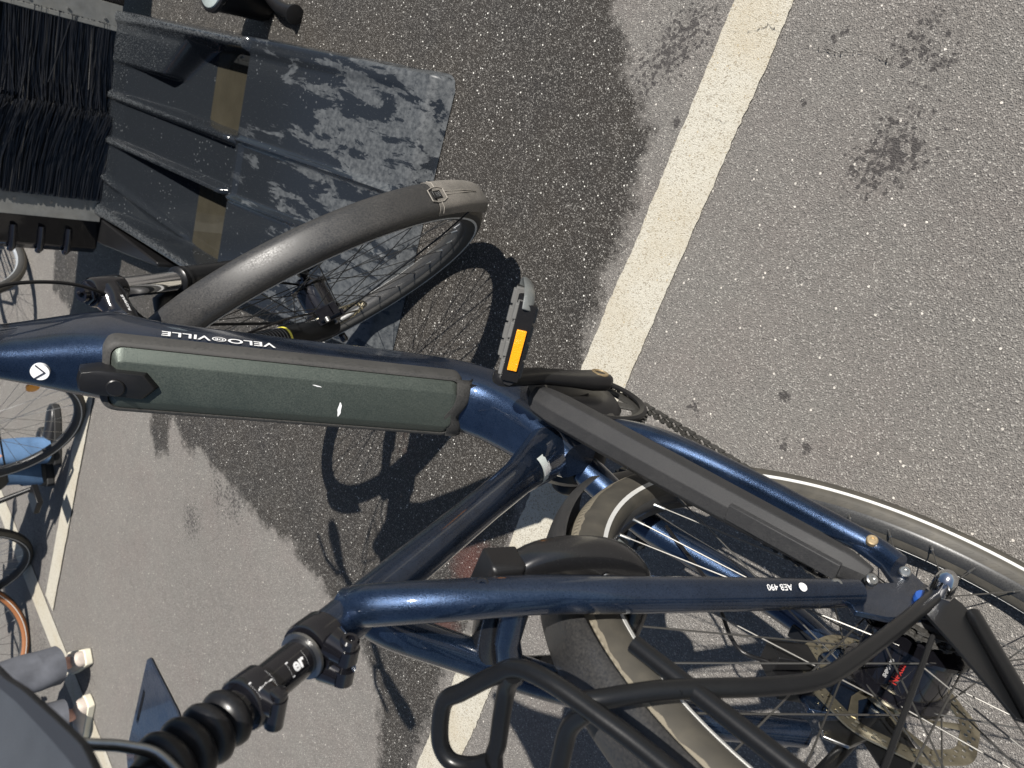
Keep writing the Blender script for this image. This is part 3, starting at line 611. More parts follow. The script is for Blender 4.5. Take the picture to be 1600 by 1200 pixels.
# resample by half pitch
Lc = [0];
for i in range(1, len(P_) + 1): Lc.append(Lc[-1] + (P_[i % len(P_)] - P_[i - 1]).length)
nl = int(round(Lc[-1] / .0127)); 
def chp(s_):
    s_ = s_ % Lc[-1]; i = int(np.searchsorted(Lc, s_, 'right')) - 1; return P_[i].lerp(P_[(i + 1) % len(P_)], (s_ - Lc[i]) / max(1e-9, Lc[i + 1] - Lc[i]))
mb = MB(); st = Lc[-1] / nl
for i in range(nl):
    a, b_ = chp(i * st), chp((i + 1) * st); d = (b_ - a).normalized(); n_ = Vector((-d.z, 0, d.x)); off = .0045 if i % 2 else .0028
    for s_ in (-1, 1):
        poly = [(-.0038, -.0036), (0, -.0050), (.0035, -.0042), (st / 2, -.0032), (st - .0035, -.0042), (st, -.0050), (st + .0038, -.0036), (st + .0038, .0036), (st, .0050), (st - .0035, .0042), (st / 2, .0032), (.0035, .0042), (0, .0050), (-.0038, .0036)]
        mb.prism(poly, a + Vector((0, s_ * off - .0006, 0)), d, n_, -.0012 if d.cross(n_).y > 0 else .0012)
    mb.tube([a + Vector((0, -.0062, 0)), a + Vector((0, .0062, 0))], .0028, 8)
build(mb, 'chain', M_CHAIN, bike, smooth=30)
# chain guard
mb = MB(); A_ = Vector((.487, -.070, .430)); B_ = Vector((.055, -.070, .392)); rows = []
for t, wy, h, dz in ((0, .013, .010, -.004), (.03, .017, .015, 0), (.10, .019, .018, .002), (.45, .019, .018, .004), (.72, .018, .017, .003), (.86, .017, .015, .001), (.95, .015, .011, -.002), (1.0, .009, .006, -.006)):
    c = A_.lerp(B_, t) + Vector((0, 0, dz)); rows.append([c + Vector((0, y * wy, z * h)) for y, z in ((1, -.9), (1, .45), (.62, .95), (-.25, 1), (-.95, .35), (-1, -.3), (-.9, -1))])
mb.grid(rows, close_u=True, cap=True); cg = build(mb, 'chain_guard', M_GUARD, bike, smooth=25, bevel=.0012)
mb = MB(); c = A_.lerp(B_, .80) + Vector((0, -.002, .0205)); d = (B_ - A_).normalized(); mb.grid([[c + d * s_ + Vector((0, y, z)) for y, z in ((.012, -.003), (.011, .0015), (-.006, .002), (-.008, -.003))] for s_ in (-.055, .0, .052, .066)], close_u=True, cap=True); build(mb, 'guard_clip', M_GUARD, cg, bevel=.0008)

# ---- mudguards
def mudguard(parent, mw, a0, a1, r=.372, hw=.0295, name='mudguard', m_=M_FEND, th=.0016):
    prof = []; outer = []; inner = []
    for i in range(13):
        u_ = -1 + 2 * i / 12; y = hw * u_; rr = r - .0035 * u_ * u_ - .011 * abs(u_) ** 6; outer.append((rr, y)); inner.append((rr - th, y))
    mb = MB(); mb.ring(outer + inner[::-1], 90, R(a0), R(a1)); return build(mb, name, m_, parent, mw, smooth=50)
rm = mudguard(bike, Matrix.Translation((0, 0, .352)), 14, 196, r=.376, hw=.031)
fm = mudguard(bike, MFW, 105, 187.5, r=.374, hw=.0295)
mudguard(fm, Matrix.Identity(4), 187.7, 214, r=.3755, hw=.0300, name='mud_flap', m_=M_FLAP)
mudguard(fm, Matrix.Identity(4), 60, 90, r=.374, hw=.0295, name='front_section')
mb = MB(); 
def arcpt(r_, y, deg): return Vector((r_ * math.cos(R(deg)), y, r_ * math.sin(R(deg))))
# moulded clip on the flap
for pts in ([(.0095, 185.8), (.0125, 187.6), (.0125, 189.5), (.0085, 191.2), (-.0085, 191.2), (-.0125, 189.5), (-.0125, 187.6), (-.0095, 185.8), (.0095, 185.8)], [(-.0125, 188.6), (-.022, 189.0), (-.0285, 189.0)], [(.0125, 188.6), (.022, 189.0), (.0285, 189.0)], [(.003, 191.2), (.002, 200), (0, 207), (-.002, 200), (-.003, 191.2)]):
    mb.tube([arcpt(.3762 - .0035 * (y / .03) ** 2 - .011 * abs(y / .03) ** 6, y, a) for y, a in pts], .0009, 6)
build(mb, 'clip_outline', mat('pale_moulding', (.25, .23, .20), .6), fm)
mb = MB(); mb.grid([[arcpt(r_, y, a) for y, a in ((-.0065, 186.9), (.0065, 186.9), (.0065, 189.6), (-.0065, 189.6))] for r_ in (.3745, .3772)], close_u=True, cap=True); cl = build(mb, 'clip', M_BLACK, fm, bevel=.0006)
mb = MB()
for dy in (-.003, -.001, .001, .003): mb.tube([arcpt(.3777, dy, 187.5), arcpt(.3777, dy + .0012, 188.3), arcpt(.3777, dy, 189.1)], .0003, 4)
build(mb, 'clip_mark', M_GREYPRINT, fm)
# mudguard bracket with two pins
mb = MB(); poly = [(-.010, -.012), (.008, -.011), (.013, .0), (.010, .010), (-.010, .012)]
for deg in (109,):
    c = arcpt(.3745, -.018, deg); u_ = Vector((0, -1, 0)); v_ = Vector((-math.sin(R(deg)), 0, math.cos(R(deg))))
    mb.prism(poly, c, u_, v_, .0015)
bk = build(mb, 'guard_bracket', M_BLACK, fm, bevel=.0005)
mb = MB()
for dy, dd in ((-.022, 108.4), (-.022, 110.2)): mb.lathe(arcpt(.3750, dy + .002, dd), arcpt(1, 0, dd), [(0, .0028), (.002, .0026), (.0021, .0012), (.0008, .0010)], 14)
build(mb, 'pin', M_STEEL, fm)
# wire stays of the mudguards
mb = MB()
for s_ in (-1, 1): mb.tube([Vector((0.01, s_ * .052, 0)) + Vector((-.02, 0, 0)), arcpt(.30, s_ * .040, 199), arcpt(.362, s_ * .028, 203)], .0016, 8)
build(mb, 'mudguard_stay', M_MATTB, fm)
mb = MB(); 
for s_ in (-1, 1): mb.tube([(-.022, s_ * .078, .445), (-.055, s_ * .070, .640), (-.075, s_ * .034, .715)], .0024, 8)
build(mb, 'mudguard_stay', M_MATTB, bike)

# ---- fork
def build_f(mb, name, m_, parent=bike, **k): return build(mb, name, m_, parent, MF if parent is bike else None, **k)
mb = MB(); CT = .44   # crown
rows = []
for t in np.linspace(-1, 1, 15):
    c = fp(.012 * abs(t) ** 2 + .002, t * .066, CT + .004 - .006 * abs(t)); w_ = .020 + .004 * abs(t) - (.005 if .3 < abs(t) < .7 else 0); h_ = .019 + .002 * abs(t)
    rows.append([c + FD * w_ * math.cos(a) + AX * h_ * math.sin(a) for a in np.linspace(0, 6.283, 17)[:-1]])
mb.grid(rows, close_u=True, cap=True)
for s_ in (-1, 1): mb.lathe(fp(.014, s_ * .065, CT - .028), AX, [(0, .0185), (.004, .0205), (.045, .0205), (.050, .018)], 28)
mb.lathe(fp(0, 0, CT + .008), AX, [(0, .024), (.016, .026), (.018, .0285), (.020, .0285)], 28)
crown = build_f(mb, 'fork_crown', M_GLOSSB, smooth=50)
for s_ in (-1, 1):
    mb = MB(); c = fp(.014, s_ * .065, CT + .020); mb.lathe(c, AX, [(0, .0160), (.006, .0160), (.0075, .0145), (.0075, .011)], 6); mb.lathe(c, AX, [(.0065, .011), (.014, .0105), (.0145, .0085), (.0135, .004)], 24); mb.box(c + AX * .0155, (.018, .004, .004), Matrix.Rotation(.4, 3, 'Y'))
    build(mb, 'fork_cap', M_GLOSSB, crown, smooth=35)
    mb = MB(); mb.tube([fp(.014, s_ * .065, CT - .026), fp(.014, s_ * .065, .29)], .0150, 28); build_f(mb, 'stanchion', M_CHROME)
    mb = MB(); rr = [(.315, .0175), (.312, .0215), (.306, .0215), (.304, .0195), (.300, .0215), (.296, .0200), (.290, .0205), (.20, .0205), (.12, .0200), (.06, .0190), (.03, .016)]
    mb.lathe(fp(.014, s_ * .065, 0), AX, rr, 26)
    mb.tube([fp(.014, s_ * .065, .05), fp(.022, s_ * .063, .022), fp(.034, s_ * .060, .004), fp(.0425, s_ * .058, -.004)], [.017, .015, .013, .012], 16)
    fl = build_f(mb, 'fork_leg', M_MATTB, smooth=50)
    if s_ > 0:
        mb = MB(); mb.lathe(fp(.014, .065, .165), AX, [(0, .0207), (.005, .0207)], 26); build(mb, 'ring_mark', M_YEL, fl)
        mb = MB()
        for k_ in range(9): mb.lathe(fp(.014, .065, .176 + k_ * .007), AX, [(0, .0207), (.0012, .0207)], 26)
        build(mb, 'fine_print', M_GREYPRINT, fl)
    mb = MB(); mb.lathe(fp(.0425, s_ * .062, 0), (0, s_, 0), [(0, .011), (.006, .011), (.012, .008), (.014, .003)], 16); build_f(mb, 'axle_cap', M_GLOSSB)
mb = MB(); mb.tube([fp(.030, -.062, .29), fp(.040, -.045, .335), fp(.044, 0, .352), fp(.040, .045, .335), fp(.030, .062, .29)], [.015, .014, .013, .014, .015], 14, flat=.6); build_f(mb, 'fork_brace', M_MATTB, smooth=50)
text('lettering', 'SUNTOUR', .0065, None, (1, 0, 0), (0, 0, 1), M_WHITE, crown, fn=lambda a, b_: fp(-.0178 + .002 * abs(a / .03), -.030 + a * .8, CT + .004 + b_ * .8) - FD * .0015, bold=.0002)
fw_ = wheel(bike, MFW, hubr=.030, hubw=.034, flange=.036, tyre=M_TYRE_F, disc=(.048, .080), name='front_wheel', spoke_m=M_SPOKEB)
mb = MB(); MC = Matrix.Rotation(R(30), 3, 'Y'); mb.box(fp(-.024, .050, .075), (.022, .022, .038), MC); mb.box(fp(-.022, .060, .070), (.014, .012, .048), MC); mb.tube([fp(-.03, .055, .11), fp(-.045, .052, .14), fp(-.04, .05, .2), fp(.02, .05, .35)], .0022, 8)
build_f(mb, 'brake_caliper', M_GLOSSB, bevel=.003)
mb = MB(); mb.lathe(fp(-.012, .061, .050), (0, 1, 0), [(0, .005), (.008, .005), (.009, .003)], 12); mb.lathe(fp(-.034, .061, .098), (0, 1, 0), [(0, .005), (.008, .005), (.009, .003)], 12); build_f(mb, 'caliper_bolt', M_STEEL)
mb = MB(); mb.lathe(fp(.066, .070, -.0478), (0, 1, 0), [(0, .007), (.012, .008), (.016, .006)], 16); build_f(mb, 'dropout_knob', M_GLOSSB)
mb = MB(); mb.tube([fp(.055, -.034, .0), fp(.050, -.040, .02), fp(.03, -.045, .10), fp(.012, -.047, .25)], .0022, 8); mb.box(fp(.052, -.042, -.002), (.016, .012, .020)); build_f(mb, 'dynamo_plug', M_BLACK)
# ---- headset, stem, handlebar, grips (their shadow falls into the picture)
mb = MB(); mb.lathe(fp(0, 0, .665), AX, [(0, .0275), (.008, .0285), (.02, .024), (.05, .019), (.15, .0175), (.158, .016)], 26)
mb.tube([fp(0, 0, .80), fp(.03, 0, .82), fp(.075, 0, .83)], [.019, .017, .018], 16); mb.box(fp(.08, 0, .83), (.04, .045, .038)); stem = build_f(mb, 'stem', M_BLACK, smooth=45)
BP = catmull([fp(.080, 0, .83), fp(.080, .05, .832), fp(.085, .12, .845), fp(.075, .20, .865), fp(.045, .29, .882)], 6); mb = MB()
for s_ in (-1, 1): mb.tube([(q.x, s_ * q.y, q.z) for q in BP], .0112, 16)
hbar = build_f(mb, 'handlebar', M_MATTB)
for s_ in (-1, 1):
    mb = MB(); rr = [.0155, .0175, .018, .020, .023, .021, .015]; pts = [Vector((q[0], s_ * q[1], q[2])) for q in [tuple(BP[-9].lerp(BP[-1], t) * 1.0) for t in np.linspace(0, 1.15, 7)]]
    mb.tube(pts, rr, 16); build_f(mb, 'grip', M_BLACK)
    mb = MB(); q = Vector((BP[-11].x, s_ * BP[-11].y, BP[-11].z)); mb.tube([q, q + FD * .03 - AX * .01, q + FD * .055 + Vector((0, s_ * .05, 0)) - AX * .02, q + FD * .05 + Vector((0, s_ * .13, 0)) - AX * .02], [.010, .008, .006, .005], 10); build_f(mb, 'brake_lever', M_GLOSSB)
mb = MB(); mb.grid([[fp(.085 + x, y, .85 + z) for x, z in ((-.035, .02), (.03, .01), (.03, .03), (-.03, .045))] for y in (-.035, .035)], close_u=True, cap=True); build_f(mb, 'display', M_BLACK, bevel=.006)
mb = MB(); mb.lathe(fp(.085, 0, .76), FD, [(0, .018), (.02, .032), (.055, .034), (.06, .030)], 24); build_f(mb, 'headlight', M_BLACK)
Pc = Vector
mb = MB()
def world_front(a, y, t): return (MF @ fp(a, y, t).to_4d()).to_3d()
mb.tube(catmull([(.885, -.036, .925), (.908, -.050, .935), (.938, -.060, .90), (.955, -.058, .84), (.962, -.045, .79), (.970, -.015, .74), (.975, .02, .70)], 6), .0024, 8)
mb.tube(catmull([(.87, -.030, .985), (.90, -.075, 1.01), (.94, -.07, .98), world_front(.06, -.05, .80)], 6), .0024, 8)
mb.tube(catmull([(.90, .03, .95), (.95, .07, .95), (.985, .04, .80), (.985, .02, .72), world_front(-.03, .052, .20)], 6), .0024, 8)
build(mb, 'cable', M_BLACK, bike, smooth=60)
mb = MB(); mb.box((.878, -.030, .945), (.022, .010, .012), Matrix.Rotation(R(-20), 3, 'Y')); build(mb, 'cable_port', M_BLACK, frame, bevel=.003)

# ---- seat clamp, suspension post, bellows, saddle
SP0 = STT; 
def sp(t, u_=0., y=0.): return SP0 + SD * t + Vector((-SD.z, 0, SD.x)) * u_ + Vector((0, y, 0))   # u_: rearward
mb = MB(); mb.lathe(sp(-.004), SD, [(0, .0198), (.002, .0222), (.022, .0226), (.025, .0212), (.025, .017)], 32)
cy_ = -.010
for zz in (.003, .017): pass
mb.tube([sp(.011, .014, -.012), sp(.011, .029, -.010)], [.0135, .0105], 14); mb.tube([sp(.011, .014, .010), sp(.011, .029, .010)], [.0135, .0105], 14)
mb.tube([sp(.011, .029, -.016), sp(.011, .029, -.004)], .0088, 16); mb.tube([sp(.011, .029, .003), sp(.011, .029, .016)], .0088, 16); mb.tube([sp(.011, .029, -.01), sp(.011, .029, .01)], .0055, 12); clamp = build(mb, 'seat_clamp', M_GLOSSB, bike, smooth=45)
mb = MB(); mb.lathe(sp(.011, .029, -.016), (0, -1, 0), [(0, .0075), (.006, .0075), (.008, .006), (.008, .0035), (.004, .0032)], 18); build(mb, 'clamp_bolt', M_GLOSSB, clamp)
mb = MB(); mb.lathe(sp(.022), SD, [(0, .0155), (.002, .0188), (.0045, .0186), (.0050, .0156)], 32); build(mb, 'shim_ring', M_STEEL, clamp)
mb = MB(); mb.lathe(sp(-.02), SD, [(0, .0148), (.125, .0148)], 30); post = build(mb, 'seat_post', M_GLOSSB, bike)
def post_fn(t0, th0, r):
    def fn(a, b_):
        th = th0 + b_ / r; return sp(t0 - a, r * math.cos(th), -r * math.sin(th))
    return fn
def post_label(t0, th0, r, w_, h_, s_, size):
    fn = post_fn(t0, th0, r + .0003); mb = MB()
    def q(a, b_): return fn(a, b_)
    n_ = 8
    def band(a0, a1, b0, b1): mb.grid([[q(a0 + (a1 - a0) * i / n_, b0 + (b1 - b0) * j / n_) for j in range(n_ + 1)] for i in range(2)])
    t_ = .0009
    band(-w_, w_, -h_, -h_ + t_); band(-w_, w_, h_ - t_, h_); band(-w_, -w_ + t_, -h_, h_); band(w_ - t_, w_, -h_, h_)
    build(mb, 'label_frame', M_WHITE, post, smooth=0); text('lettering', s_, size, None, (1, 0, 0), (0, 1, 0), M_WHITE, post, fn=post_fn(t0, th0, r + .0004), bold=.0004)
post_label(.044, R(50), .0149, .0090, .0060, 'er', .0130)
mb = MB(); mb.lathe(sp(.068), SD, [(0, .0155), (.001, .0188), (.020, .0192), (.022, .0180), (.022, .015)], 30); mb.tube([sp(.079, .010, -.007), sp(.079, .022, -.007)], [.012, .009], 12); mb.tube([sp(.079, .021, -.013), sp(.079, .021, .011)], .0068, 14)
col_ = build(mb, 'post_collar', M_GLOSSB, bike, smooth=45)
mb = MB(); mb.lathe(sp(.079, .021, -.013), (0, -1, 0), [(0, .006), (.005, .006), (.006, .004)], 14); build(mb, 'clamp_bolt', M_GLOSSB, col_)
post_label(.079, R(60), .0192, .0085, .0085, 'airwings', .0040)
prof = [(.093, .014)]
for i, r_ in enumerate((.0192, .0203, .0214, .0226)):
    t0 = .095 + i * .0165; prof += [(t0, r_ - .0052), (t0 + .003, r_ - .001), (t0 + .0065, r_ + .0008), (t0 + .010, r_ + .0004), (t0 + .0135, r_ - .0020), (t0 + .0155, r_ - .0055)]
prof += [(.163, .0155), (.170, .014)]
mb = MB(); mb.lathe(sp(0), SD, prof, 36); build(mb, 'bellows', M_RUBBER, bike, smooth=70)
mb = MB(); mb.tube([sp(.165), sp(.190)], .0115, 18); mb.box(sp(.196), (.040, .030, .020), Matrix.Rotation(R(10), 3, 'Y')); build(mb, 'saddle_clamp', M_BLACK, bike, bevel=.003)
mb = MB(); SADW = [(.06, .075), (.075, .10), (.10, .118), (.13, .124), (.17, .117), (.195, .104), (.222, .091), (.26, .073), (.291, .055), (.33, .037), (.37, .026), (.395, .018), (.408, .009), (.412, .003)]; rows = []
rows = []
xs_ = np.linspace(.055, .412, 44)
for x in xs_:
    wv = float(np.interp(x, [a for a, _ in SADW], [b_ for _, b_ in SADW])); zt = 1.072 + .010 * ((x - .22) / .13) ** 2 * (1 if x < .22 else 0); row = []
    wv = max(wv, .002)
    for a in np.linspace(0, 2 * math.pi, 33)[:-1]:
        ca, sa = math.cos(a), math.sin(a); y = wv * math.copysign(abs(ca) ** .75, ca); y = y * (.80 + .20 * min(1, max(0, 1 - 2.2 * max(0, sa)))); z = zt + (.006 if sa > 0 else .017) * math.copysign(abs(sa) ** .8, sa) * min(1, wv / .02) - (.012 * (abs(ca)) ** 3 if sa >= 0 else .012 * abs(ca) ** 3)
        if sa > 0: z -= .006 * math.exp(-(y / .012) ** 2)
        row.append((x, y, z - .0))
    rows.append(row)
mb.grid(rows, close_u=True, cap=True)
for f_i, f in enumerate(mb.f):
    if len(f) == 4:
        zz = [mb.v[i][2] for i in f]; j = f[0] % 32
        if 15 <= j <= 31: mb.mi[f_i] = 1
saddle = build(mb, 'saddle', [M_SADDLE, mat('saddle_side', (.022, .023, .026), .5, bump=.3, bscale=900, bdist=.0005)], bike, smooth=60)
mb = MB()
for s_ in (-1, 1): mb.tube(catmull([(.33, s_ * .012, 1.060), (.29, s_ * .017, 1.046), (.262, s_ * .020, 1.033), (.243, s_ * .021, 1.010), (.222, s_ * .022, .996), (.17, s_ * .022, .992), (.13, s_ * .030, 1.010), (.09, s_ * .045, 1.045)], 6), .0035, 12)
build(mb, 'saddle_rail', M_STEEL, saddle)

# ---- ring lock round the rear wheel
LC = Vector((.2145, 0, .643)); LD = Vector((.42, 0, .907)).normalized(); LN = Vector((LD.z, 0, -LD.x))
mb = MB(); rows = []
for i in range(49):
    a = R(-118 + 326 * i / 48); sq_ = 1; ca, sa = math.cos(a), math.sin(a); wI = .72
    ca = math.copysign(abs(ca) ** .78, ca); sa = math.copysign(abs(sa) ** .78, sa); c = LC + Vector((0, -.064 * ca, 0)) + LD * .070 * sa; ring_r = (Vector((0, -.064 * ca, 0)) + LD * .070 * sa).normalized()
    wd = .0115 + .0065 * max(0, ca); rows.append([c + ring_r * wd * math.copysign(abs(math.cos(b_)) ** .6, math.cos(b_)) + LN * .0155 * math.copysign(abs(math.sin(b_)) ** .6, math.sin(b_)) for b_ in np.linspace(0, 6.283, 17)[:-1]])
mb.grid(rows, close_u=True, cap=True)
rl = build(mb, 'ring_lock', M_LOCK, bike, smooth=50)
mb = MB(); c = LC + LD * .072 + Vector((0, -.046, 0)); mb.grid([[c + Vector((0, a * s_, 0)) + LD * b_ * s_ - LN * t for a, b_ in ((-.018, .016), (.02, .022), (.028, .0), (.018, -.016), (-.02, -.014))] for t, s_ in ((-.014, 1), (.013, 1), (.017, .8))], close_u=True, cap=True); build(mb, 'lock_arm', M_BLACK, rl, bevel=.002)
mb = MB(); mb.lathe(c - LN * .0165 + Vector((0, -.002, 0)) + LD * .004, -LN, [(0, .0062), (.0012, .0060), (.0012, .0035), (-.002, .003)], 20); mb.lathe(LC + Vector((0, -.055, 0)) - LN * .016 + LD * -.020, -LN, [(0, .0040), (.001, .0036), (.001, .001)], 14); build(mb, 'lock_bolt', M_STEEL, rl)
text('lettering', 'TRELOCK', .0080, None, (1, 0, 0), (0, 1, 0), M_DIM, rl, fn=lambda a, b_: (lambda th: LC + Vector((0, -.0775, 0)) + LD * (a * -1.) + LN * (b_ * .8 - .001))(R(0) + a / -.09), bold=.0001)

# ---- rear rack
mb = MB(); rt_ = .0068; ZR = .775
def rk(pts, r=rt_, n=8): mb.tube(catmull(pts, n), r, 14)
rk([(-.30, -.062, .770), (-.10, -.066, .770), (.03, -.066, .772), (.087, -.066, .778), (.125, -.064, .783), (.150, -.055, .785), (.166, -.036, .787), (.185, -.008, .792), (.196, .010, .796), (.190, .040, .797), (.178, .052, .794), (.163, .048, .787), (.150, .034, .782)])
rk([(.152, -.047, .784), (.157, -.028, .779), (.156, -.004, .777), (.152, .020, .777), (.150, .035, .778), (.135, .060, .776), (.08, .066, .772), (-.10, .066, .770), (-.30, .062, .770)])
rk([(.093, -.060, .775), (.103, -.036, .772), (.103, -.010, .770), (.098, .030, .770), (.09, .062, .771)])
rk([(-.12, -.064, .770), (-.12, .064, .770)])
rk([(-.30, -.062, .770), (-.31, 0, .770), (-.30, .062, .770)])
for s_ in (-1, 1):
    rk([(.104, s_ * .060, .779), (.092, s_ * .068, .769), (.070, s_ * .078, .735), (.048, s_ * .083, .702), (.028, s_ * .085, .668), (.010, s_ * .085, .625), (.004, s_ * .084, .58), (.001, s_ * .080, .46), (.002, s_ * .074, .345)])
    mb.tube([(.107, s_ * .081, .715), (.0, s_ * .081, .714), (-.30, s_ * .081, .712)], rt_, 14)
    mb.tube([(-.033, s_ * .079, .362), (-.10, s_ * .081, .468), (-.22, s_ * .081, .66), (-.25, s_ * .08, .715)], .0068, 14)
    mb.tube([(.062, s_ * .081, .716), (.060, s_ * .081, .728)], .004, 8)
rack = build(mb, 'luggage_rack', M_MATTB, bike, smooth=50)
for s_ in (-1, 1):
    mb = MB(); mb.prism([(.012, .352), (.002, .335), (-.020, .345), (-.044, .366), (-.115, .475), (-.100, .487), (-.035, .43), (.004, .40)], (0, s_ * .0745 - .0015, 0), (1, 0, 0), (0, 0, 1), -.003); build(mb, 'rack_plate', M_MATTB, rack, bevel=.0006)
# ---- kickstand on the left and rear brake caliper
mb = MB(); mb.tube([(.10, .072, .30), (.11, .10, .24), (.07, .18, .06), (.06, .205, .010)], [.012, .010, .009, .008], 12); mb.box((.06, .208, .008), (.055, .03, .012)); mb.box((.085, .070, .305), (.07, .016, .03)); build(mb, 'kickstand', M_MATTB, bike, bevel=.002)
mb = MB(); mb.box((.085, .052, .405), (.045, .030, .030), Matrix.Rotation(R(-50), 3, 'Y')); mb.box((.066, .058, .428), (.040, .016, .026), Matrix.Rotation(R(-50), 3, 'Y')); mb.tube(catmull([(.095, .055, .42), (.13, .05, .44), (.2, .045, .38), (.30, .035, .335)], 5), .0024, 8); build(mb, 'brake_caliper', M_BLACK, bike, bevel=.004)
mb = MB(); mb.prism([(.030, .435), (.018, .452), (-.004, .440), (-.012, .405), (.012, .400)], (0, .0675, 0), (1, 0, 0), (0, 0, 1), -.004); build(mb, 'stand_bracket', M_STEEL, frame, bevel=.001)
mb = MB(); mb.tube(catmull([(.03, -.055, .34), (.06, -.052, .36), (.10, -.050, .33), (.14, -.045, .315), (.30, -.030, .31)], 5), .0024, 8); mb.box((.055, -.050, .362), (.034, .014, .016)); build(mb, 'gear_cable', M_BLACK, bike)

# ================================================================ BIKE WASHING STATION
def yc(x): return -.055 + (x - 1.4) * .045
M_TRAY = bpy.data.materials.new('scuffed_grey_plastic')
def tray_mat(M):
    M.use_nodes = True; t = M.node_tree; N = t.nodes; L = t.links; b = N['Principled BSDF']
    geo = N.new('ShaderNodeTexCoord'); P = geo.outputs['Object']
    mp = N.new('ShaderNodeMapping'); mp.inputs['Scale'].default_value = (1.7, 6, 6); L.new(P, mp.inputs[0])
    def nz(s, vec, d=7, r=.6, dist=0):
        n = N.new('ShaderNodeTexNoise'); n.inputs['Scale'].default_value = s; n.inputs['Detail'].default_value = d; n.inputs['Roughness'].default_value = r; n.inputs['Distortion'].default_value = dist; L.new(vec, n.inputs['Vector']); return n.outputs['Fac']
    def rg(f, a, b_, c, d):
        n = N.new('ShaderNodeMapRange'); n.clamp = True
        for i, v in enumerate((a, b_, c, d)): n.inputs[i + 1].default_value = v
        L.new(f, n.inputs[0]); return n.outputs[0]
    def mth(op, a, bb):
        n = N.new('ShaderNodeMath'); n.operation = op
        for i, v in enumerate((a, bb)):
            if isinstance(v, (int, float)): n.inputs[i].default_value = v
            else: L.new(v, n.inputs[i])
        return n.outputs[0]
    sx = N.new('ShaderNodeSeparateXYZ'); L.new(P, sx.inputs[0])
    blot = nz(4.2, mp.outputs[0], 8, .66, .35)
    rampzone = rg(sx.outputs[0], 1.86, 2.0, 1, 0)
    endf = rg(sx.outputs[0], 1.40, 1.85, .06, -.07)
    f = rg(mth('ADD', blot, endf), .50, .53, 0, 1); f = mth('MULTIPLY', f, rampzone)
    fine = nz(90, P, 4, .7); f = mth('MULTIPLY', f, rg(fine, .3, .65, .25, 1.))
    scr = nz(60, mp.outputs[0], 6, .8); lip = rg(mth('ADD', scr, rg(sx.outputs[2], .11, .135, 0, .16)), .62, .66, 0, .75)
    f = mth('MAXIMUM', f, lip)
    splash = N.new('ShaderNodeTexVoronoi'); splash.inputs['Scale'].default_value = 70; L.new(P, splash.inputs['Vector'])
    spn = mth('MULTIPLY', mth('LESS_THAN', splash.outputs['Distance'], .18), mth('GREATER_THAN', nz(6, P), .56)); f = mth('MAXIMUM', f, mth('MULTIPLY', spn, .8))
    mx = N.new('ShaderNodeMix'); mx.data_type = 'RGBA'; L.new(f, mx.inputs[0]); mx.inputs[6].default_value = (.014, .0165, .020, 1); mx.inputs[7].default_value = (.080, .086, .090, 1)
    L.new(mx.outputs[2], b.inputs['Base Color']); L.new(rg(f, 0, 1, .14, .6), b.inputs['Roughness'])
    bp = N.new('ShaderNodeBump'); bp.inputs['Strength'].default_value = .25; bp.inputs['Distance'].default_value = .001; L.new(nz(35, mp.outputs[0]), bp.inputs['Height']); L.new(bp.outputs[0], b.inputs['Normal'])
tray_mat(M_TRAY)
def sm(a, b_, x): t = np.clip((x - a) / (b_ - a), 0, 1); return t * t * (3 - 2 * t)
def tray_h(x, y):
    v = y - yc(x); av = np.abs(v)
    ramp = .045 + (x - 1.32) / .62 * .058
    ramp = ramp * sm(1.27, 1.315, x) ** .6 + 0
    # basin floor: deepest at the water, climbing towards the brushes
    floor = .012 + .100 * np.clip((x - 2.20) / .55, 0, 1) + .055 * np.clip((x - 2.75) / .8, 0, 1)
    base = np.where(x < 1.975, ramp, ramp + (floor - ramp) * sm(1.975, 1.995, x))
    chan = .082 + .03 * sm(1.95, 2.9, x)
    h = base
    inch = sm(.088, .060, av)
    h = np.where(x > 1.95, h + (np.maximum(chan - h, 0)) * inch, h - .004 * inch * sm(1.34, 1.4, x))
    ridge = .026 * np.exp(-((av - .078) / .008) ** 2) * sm(1.31, 1.36, x)
    rbig = (.118 + .012 * sm(2.0, 2.8, x) - h) * np.exp(-((av - .074) / .013) ** 4) * sm(1.97, 2.02, x)
    h = np.where(x > 1.97, h + np.maximum(rbig, 0), h + ridge * .55)
    # outer lip
    lipw = .325 + 0 * x; lipz = .050 + .085 * sm(1.6, 1.98, x)
    lip = np.exp(-((av - .322) / .022) ** 4)
    lh = np.where(x < 1.98, base + .008 * sm(1.32, 1.45, x), .132)
    h = h + (np.maximum(lh - h, 0)) * lip
    out = sm(.340, .352, av); h = h * (1 - out) + .003 * out
    # step box beside the lip near the brushes
    box = sm(.175, .19, av) * sm(.325, .31, av) * sm(2.36 + .0, 2.42, x + (av - .24) * 1.2) * (v < 0)
    h = h + np.maximum(.124 - h, 0) * box * .9
    groove = np.exp(-((av - (.20 + (2.85 - x) * .16)) / .010) ** 2) * sm(2.30, 2.36, x) * (v > 0); h = h + .012 * groove
    return h
ws = thing('bike_washing_station', 'dark grey plastic bike washing tray with water and black bristle brushes at its far end', 'bike washer', (2.2, 0, 0))
def wsM(): return Matrix.Translation((-2.2, 0, 0))
nx_, ny_ = 260, 170; xs_ = np.linspace(1.27, 3.6, nx_); vs = np.linspace(-.352, .352, ny_)
X, Vv = np.meshgrid(xs_, vs, indexing='ij'); Y = Vv + yc(X)
cr = .035; shrink = np.where(X < 1.27 + cr, cr - np.sqrt(np.maximum(cr ** 2 - (1.27 + cr - X) ** 2, 0)), 0)
Y = yc(X) + Vv * (1 - shrink / .352)
Y = np.where(Vv > 0, yc(X) + (Y - yc(X)) * (.90 + .10 * sm(1.3, 2.0, X)), Y)
